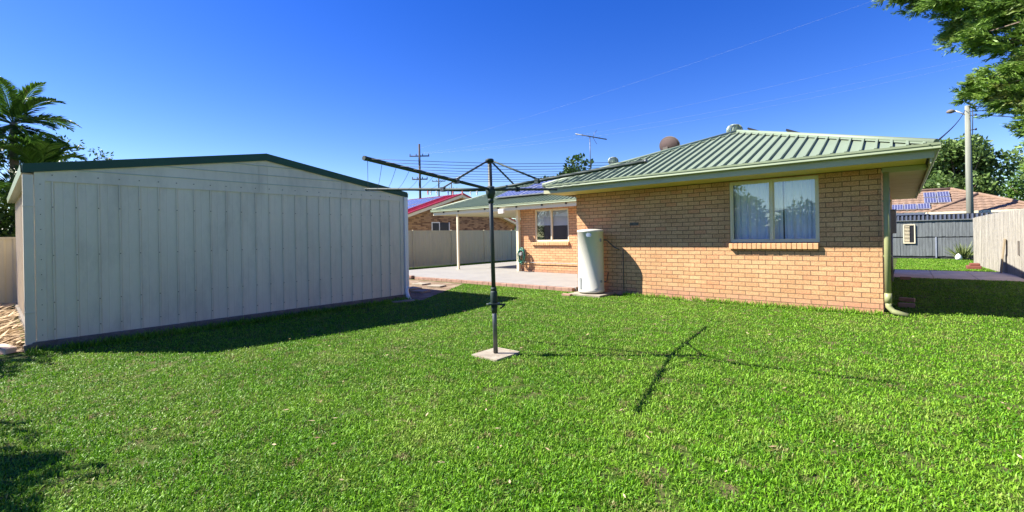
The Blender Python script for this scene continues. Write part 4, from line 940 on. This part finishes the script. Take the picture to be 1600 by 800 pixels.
for i, (z0, x1, y1, z1, lab) in enumerate([(11.9, 4.5, 34, 15.4, 'topmost faint power line crossing the sky above the roof'), (11.3, 5.2, 36, 12.1, 'second faint power line crossing the sky above the roof'), (11.2, 6.4, 38, 11.6, 'third faint power line crossing the sky above the roof'), (11.25, 5.8, 37, 11.0, 'lowest faint power line crossing the sky near the antenna')]):
    cable((-42.6+.2*i, 33, z0), (x1, y1, z1), .5+.2*i, .0026, lab, 'cable', 'faint power lines across the sky')

# ------------------------------------------------------------------ plants
def frond(root_pos, az, el, L, droop, nl=70, leaf=.46, w_=.045, name='frond', parent=None, mat='palm', rachis=.018):
    p_ = Vector(root_pos); d = Vector((cos(az)*cos(el), sin(az)*cos(el), sin(el))); pts = [p_.copy()]; n_ = 12
    for i in range(n_):
        d = (d+Vector((0, 0, -droop*(i+1)/n_/n_*2.2))).normalized(); p_ = p_+d*(L/n_); pts.append(p_.copy())
    C, D, LL = [], [], []
    for i in range(nl):
        t = .10+.9*i/nl; k = t*n_; j = min(int(k), n_-1); q = pts[j].lerp(pts[j+1], k-j); dd = (pts[j+1]-pts[j]).normalized()
        s_ = dd.cross(Vector((0, 0, 1))).normalized()
        for sg in (-1, 1):
            v = (dd*.75+s_*sg*.85+Vector((0, 0, .35-random.random()*.35))).normalized(); C.append(q); D.append(v); LL.append(leaf*(sin(pi*min(1, .25+.8*t))**.7+.12)*random.uniform(.85, 1.1))
    C, D = np.array(C), np.array(D); V = leaves(C, D, np.array(LL), np.full(len(C), w_), np.array([0, 0, 1.])+RNG.normal(0, .25, (len(C), 3)))
    # drooping leaflet tips
    V[:, 2, 2] -= .12*np.array(LL)
    m = MB(); m.tube(pts, [rachis*(1-.8*i/n_) for i in range(n_+1)], 5)
    base = len(m.v)
    for q in V: m.add([tuple(a) for a in q], [(0, 1, 2, 3)])
    o = m.build(name, M[mat], parent, fix=False)
    at = o.data.attributes.new('tint', 'FLOAT', 'POINT'); at.data.foreach_set('value', np.concatenate([np.full(base, .3), np.repeat(RNG.random(len(V)), 4)]).astype(np.float32)); return o
def palm(x, y, h, label, fr_, r=.10, seed=1, L=2.2, cat='palm tree', group='palms behind the shed'):
    random.seed(seed); root = empty('palm_tree', (x, y, 0), label, cat, group)
    m = MB(); pts = [(x+.05*sin(i*.7), y, h*i/10) for i in range(11)]; m.tube(pts, [r*(1.2-.4*i/10) for i in range(11)], 10); m.build('trunk', M['palmtrunk'], root)
    for (az, el, l, dr) in fr_: frond((pts[-1][0], y, h-.05), radians(az), radians(el), l, dr, parent=root)
    return root
def auto_fr(n_, L, seed, el0=15, el1=75):
    r_ = random.Random(seed); return [(i*360/n_+r_.uniform(-14, 14), r_.uniform(el0, el1), L*r_.uniform(.8, 1.1), r_.uniform(.9, 1.7)) for i in range(n_)]
palm(-18.9, .50, 4.85, 'tall feather palm behind the shed with fronds arching over its roof', [(45, 48, 1.6, 1.1), (30, 8, 1.5, .7), (60, -15, 1.5, .6), (40, -35, 1.4, .5), (215, 55, 1.7, .9), (200, 75, 1.6, .9), (230, 20, 1.6, 1.0), (220, -10, 1.5, .6), (300, 20, 1.5, 1.0), (120, 30, 1.6, 1.0), (340, 60, 1.6, 1.0), (265, 40, 1.7, .9), (150, 60, 1.6, .9), (70, 25, 1.5, .9), (15, -20, 1.4, .5), (240, -30, 1.4, .5), (190, -25, 1.4, .5), (50, 70, 1.5, 1.0)], seed=2)
palm(-17.4, .1, 2.4, 'low feather palm at the left edge beside the fence', auto_fr(11, 1.9, 4), seed=3)
palm(-18.0, .95, 3.4, 'bright green young palm just above the shed gutter', auto_fr(12, 1.3, 6, 35, 85), seed=4)
broad_tree('leafy_tree', (-19.6, 1.0, 0), 4.75, 1.35, 'loose leafy tree behind the palms with thin branches over the shed roof', 'tree', M['leafmid'], None, 34, 620, .12, .1, .3, 5, .42, .26)
broad_tree('leafy_shrub', (-18.3, -.1, 0), 4.7, 1.6, 'dark dense shrub at the left edge of the yard behind the fence', 'shrub', M['leafdark'], None, 26, 1000, .13, .07, .12, 8, .5, .36)
broad_tree('leafy_tree', (-19.3, 2.25, 0), 4.5, .8, 'thin airy tree with fine twigs poking above the shed roof', 'tree', M['leafdark'], None, 22, 420, .11, .06, .5, 9, .35, .28)
# offscreen shrubs whose shade falls on the lawn's left edge
broad_tree('leafy_shrub', (-6.5, -2.68, 0), 3.7, 1.4, 'large leafy shrub left of the camera shading the lawn corner', 'shrub', M['leafmid'], None, 36, 750, .14, .07, .2, 31, .5, .34)
broad_tree('leafy_shrub', (-10.6, -1.95, 0), 3.5, 1.15, 'leafy shrub beside the dry palm debris', 'shrub', M['leafmid'], None, 30, 750, .14, .07, .25, 37, .5, .34)
# behind the roof and the patio
broad_tree('leafy_tree', (-20.0, 30, 0), 7.35, 2.3, 'round dark green treetop rising behind the patio roof', 'tree', M['leafdark'], None, 20, 260, .30, .16, .35, 12, .6, .36)
broad_tree('leafy_tree', (-22.2, 30.0, 0), 6.75, 1.1, 'smaller treetop left of the round one behind the patio roof', 'tree', M['leafdark'], None, 12, 260, .28, .12, .4, 13, .6, .4)
broad_tree('leafy_tree', (-34, 33, 0), 5.6, 2.2, 'low distant tree between the red roof and the patio roof', 'tree', M['leafmid'], None, 16, 180, .35, .14, .3, 14, .6, .36)
for i, (x, y, h, lab) in enumerate([(-23.3, 26.6, 1.75, 'strappy palm plant left of the patio post behind the fence'), (-23.0, 27.9, 1.8, 'strappy palm plant right of the other one behind the fence')]):
    palm(x, y, h, lab, auto_fr(13, 1.6, 40+i, 25, 80), seed=20+i, group='palms behind the patio fence')
# right background
broad_tree('gum_tree', (2.9, 46, 0), 8.0, 2.9, 'large dark gum tree behind the light pole and tiled roof', 'tree', M['euc'], None, 60, 330, .30, .28, .28, 15, .5, .29)
broad_tree('gum_tree', (-.2, 56, 0), 9.6, 2.5, 'distant gum treetop just over the house roof edge', 'tree', M['euc'], None, 18, 150, .34, .25, .4, 17, .5, .32)
broad_tree('gum_tree', (8.9, 50, 0), 8.6, 3.3, 'airy gum tree at the right edge above the tiled roof', 'tree', M['euc'], None, 36, 110, .30, .2, .3, 18, .45, .26)
broad_tree('gum_tree', (12, 75, 0), 7.5, 5.5, 'low far gum crown behind the airy tree', 'tree', M['leafmid'], None, 24, 70, .45, .3, .3, 19, .5, .3)
SP = empty('spiky_plant', (2.0, 28.6, 0), 'pale spiky plant against the grey timber screen', 'plant')
n = 170; C = np.tile(np.array([[2.0, 28.6, .0]]), (n, 1))+RNG.normal(0, .05, (n, 3))*[1, 1, 0]; a = RNG.uniform(0, 2*pi, n); e_ = RNG.uniform(.5, 1.5, n)
np_mesh('leaves', leaves(C, np.stack([np.cos(a)*np.cos(e_), np.sin(a)*np.cos(e_), np.sin(e_)], 1), RNG.uniform(.4, .95, n), np.full(n, .035)), 4, RNG.random(n), M['spiky'], SP)
m = MB(); m.lathe([(.001, 0), (.10, .02), (.12, .12), (.08, .22), (.001, .30)], (1.83, 28.2, 0), 9); tag(m.build('garden_stone', M['white']), 'white lumpy stone at the foot of the spiky plant', 'stone')

# foreground conifer, upper right: trunk stands beyond the paling fence
CF = empty('conifer_tree', (4.3, 6.4, 0), 'feathery green conifer overhanging the upper right of the yard', 'tree')
rnd = random.Random(21); tr = MB(); tr.tube([(4.3, 6.4, 0), (4.25, 6.4, 3), (4.3, 6.45, 6), (4.3, 6.4, 9.2)], [.24, .2, .14, .04], 10)
clumps = []
vis = [(.02, 6.9, 4.12, .22), (.18, 7.0, 4.02, .22), (.38, 7.0, 3.98, .26), (.30, 6.8, 3.85, .18), (.52, 7.0, 3.86, .28), (.46, 7.2, 3.62, .22), (.66, 7.0, 3.70, .28), (.62, 6.9, 3.45, .22), (.8, 7.1, 3.55, .3), (.72, 7.0, 3.30, .2), (.95, 7.0, 3.70, .32), (.98, 7.0, 3.35, .26), (.85, 7.2, 3.9, .3), (1.05, 6.9, 3.95, .34),
       (.58, 7.0, 2.88, .16), (.70, 7.0, 2.83, .2), (.64, 7.0, 2.98, .15), (.82, 7.0, 2.90, .22), (.80, 7.1, 2.72, .18), (.95, 7.0, 2.78, .24), (.92, 7.0, 3.05, .24), (1.05, 7.0, 2.6, .24), (1.1, 7.0, 3.1, .3), (1.0, 7.0, 2.42, .16), (1.08, 7.0, 2.25, .18), (1.06, 7.0, 2.02, .14), (1.2, 7.0, 2.4, .26), (1.2, 7.0, 1.95, .22), (1.25, 7.0, 2.9, .32), (1.25, 7.0, 3.5, .36), (1.3, 7.0, 4.1, .4), (.7, 7.0, 4.25, .35), (.3, 7.1, 4.35, .3)]
clumps += [(a+.05, b, c, d*.88) for a, b, c, d in vis]
for i in range(150):
    z = rnd.uniform(1.7, 9); R_ = 3.1*(1-(z-1.7)/8.3)**.7+.25; a = rnd.uniform(0, 2*pi); q = R_*rnd.uniform(.55, 1); x, y_ = 4.3+cos(a)*q, 6.4+sin(a)*q
    if x < 1.35 and z < 4.6: continue
    clumps.append((x, y_, z, rnd.uniform(.28, .5)))
Vs, Ts = [], []
for (x, y_, z, r_) in clumps:
    near = x < 1.6
    out = np.array([x-4.3, y_-6.4, .12]); out /= np.linalg.norm(out)
    if rnd.random() < .5 or near: tr.tube([(4.3, 6.4, z*.92+.6), (4.3+(x-4.3)*.6, 6.4+(y_-6.4)*.6, z+.15), (x, y_, z)], [.035, .02, .006], 5)
    tone = RNG.random()
    nt_ = int((60 if near else 14)*(r_/.22)**1.6)
    for j in range(nt_):                              # twiglets, each a flat feathery spray
        st = np.array([x, y_, z])+RNG.normal(0, r_*.38, 3)*[1, 1, .8]; dd = unit((out*1.1+RNG.normal(0, .45, 3)+[0, 0, .22])[None])[0]
        L = r_*RNG.uniform(.5, .95); k = 46 if near else 14; t = RNG.random(k)
        side = np.cross(dd, RNG.normal(size=3)); side /= np.linalg.norm(side); sg = np.where(RNG.random(k) < .5, -1, 1)[:, None]
        C = st+dd*L*t[:, None]+RNG.normal(0, .008, (k, 3)); D = dd*1.2+side*sg*.8+RNG.normal(0, .22, (k, 3))
        ln = (.06 if near else .15)*(1.15-.6*t)*RNG.uniform(.7, 1.3, k); Vs.append(leaves(C, D, ln, ln*(.2 if near else .3))); Ts.append(np.clip(RNG.random(k)*.45+RNG.random()*.25+tone*.3, 0, 1))
tr.build('trunk', M['bark'], CF); np_mesh('crown', np.concatenate(Vs), 4, np.concatenate(Ts), M['conifer'], CF)

# trees beyond the rear fence (seen in the window reflection)
for i, (x, y_, h, c_, lab) in enumerate([(-6, -24, 3.4, 2.6, 'round tree beyond the rear fence, first from the right'), (-12, -27, 4.6, 3.2, 'taller tree beyond the rear fence, second from the right'), (-19, -26, 3.6, 3., 'tree beyond the rear fence, third from the right'), (0, -28, 3.3, 2.6, 'low tree beyond the rear fence near the corner')]):
    broad_tree('leafy_tree', (x, y_, 0), h, c_, lab, 'tree', M['leafmid'], 'trees beyond the rear fence', 30, 170, .3, .18, .2, 60+i, .6, .36)
bpy.context.view_layer.update()
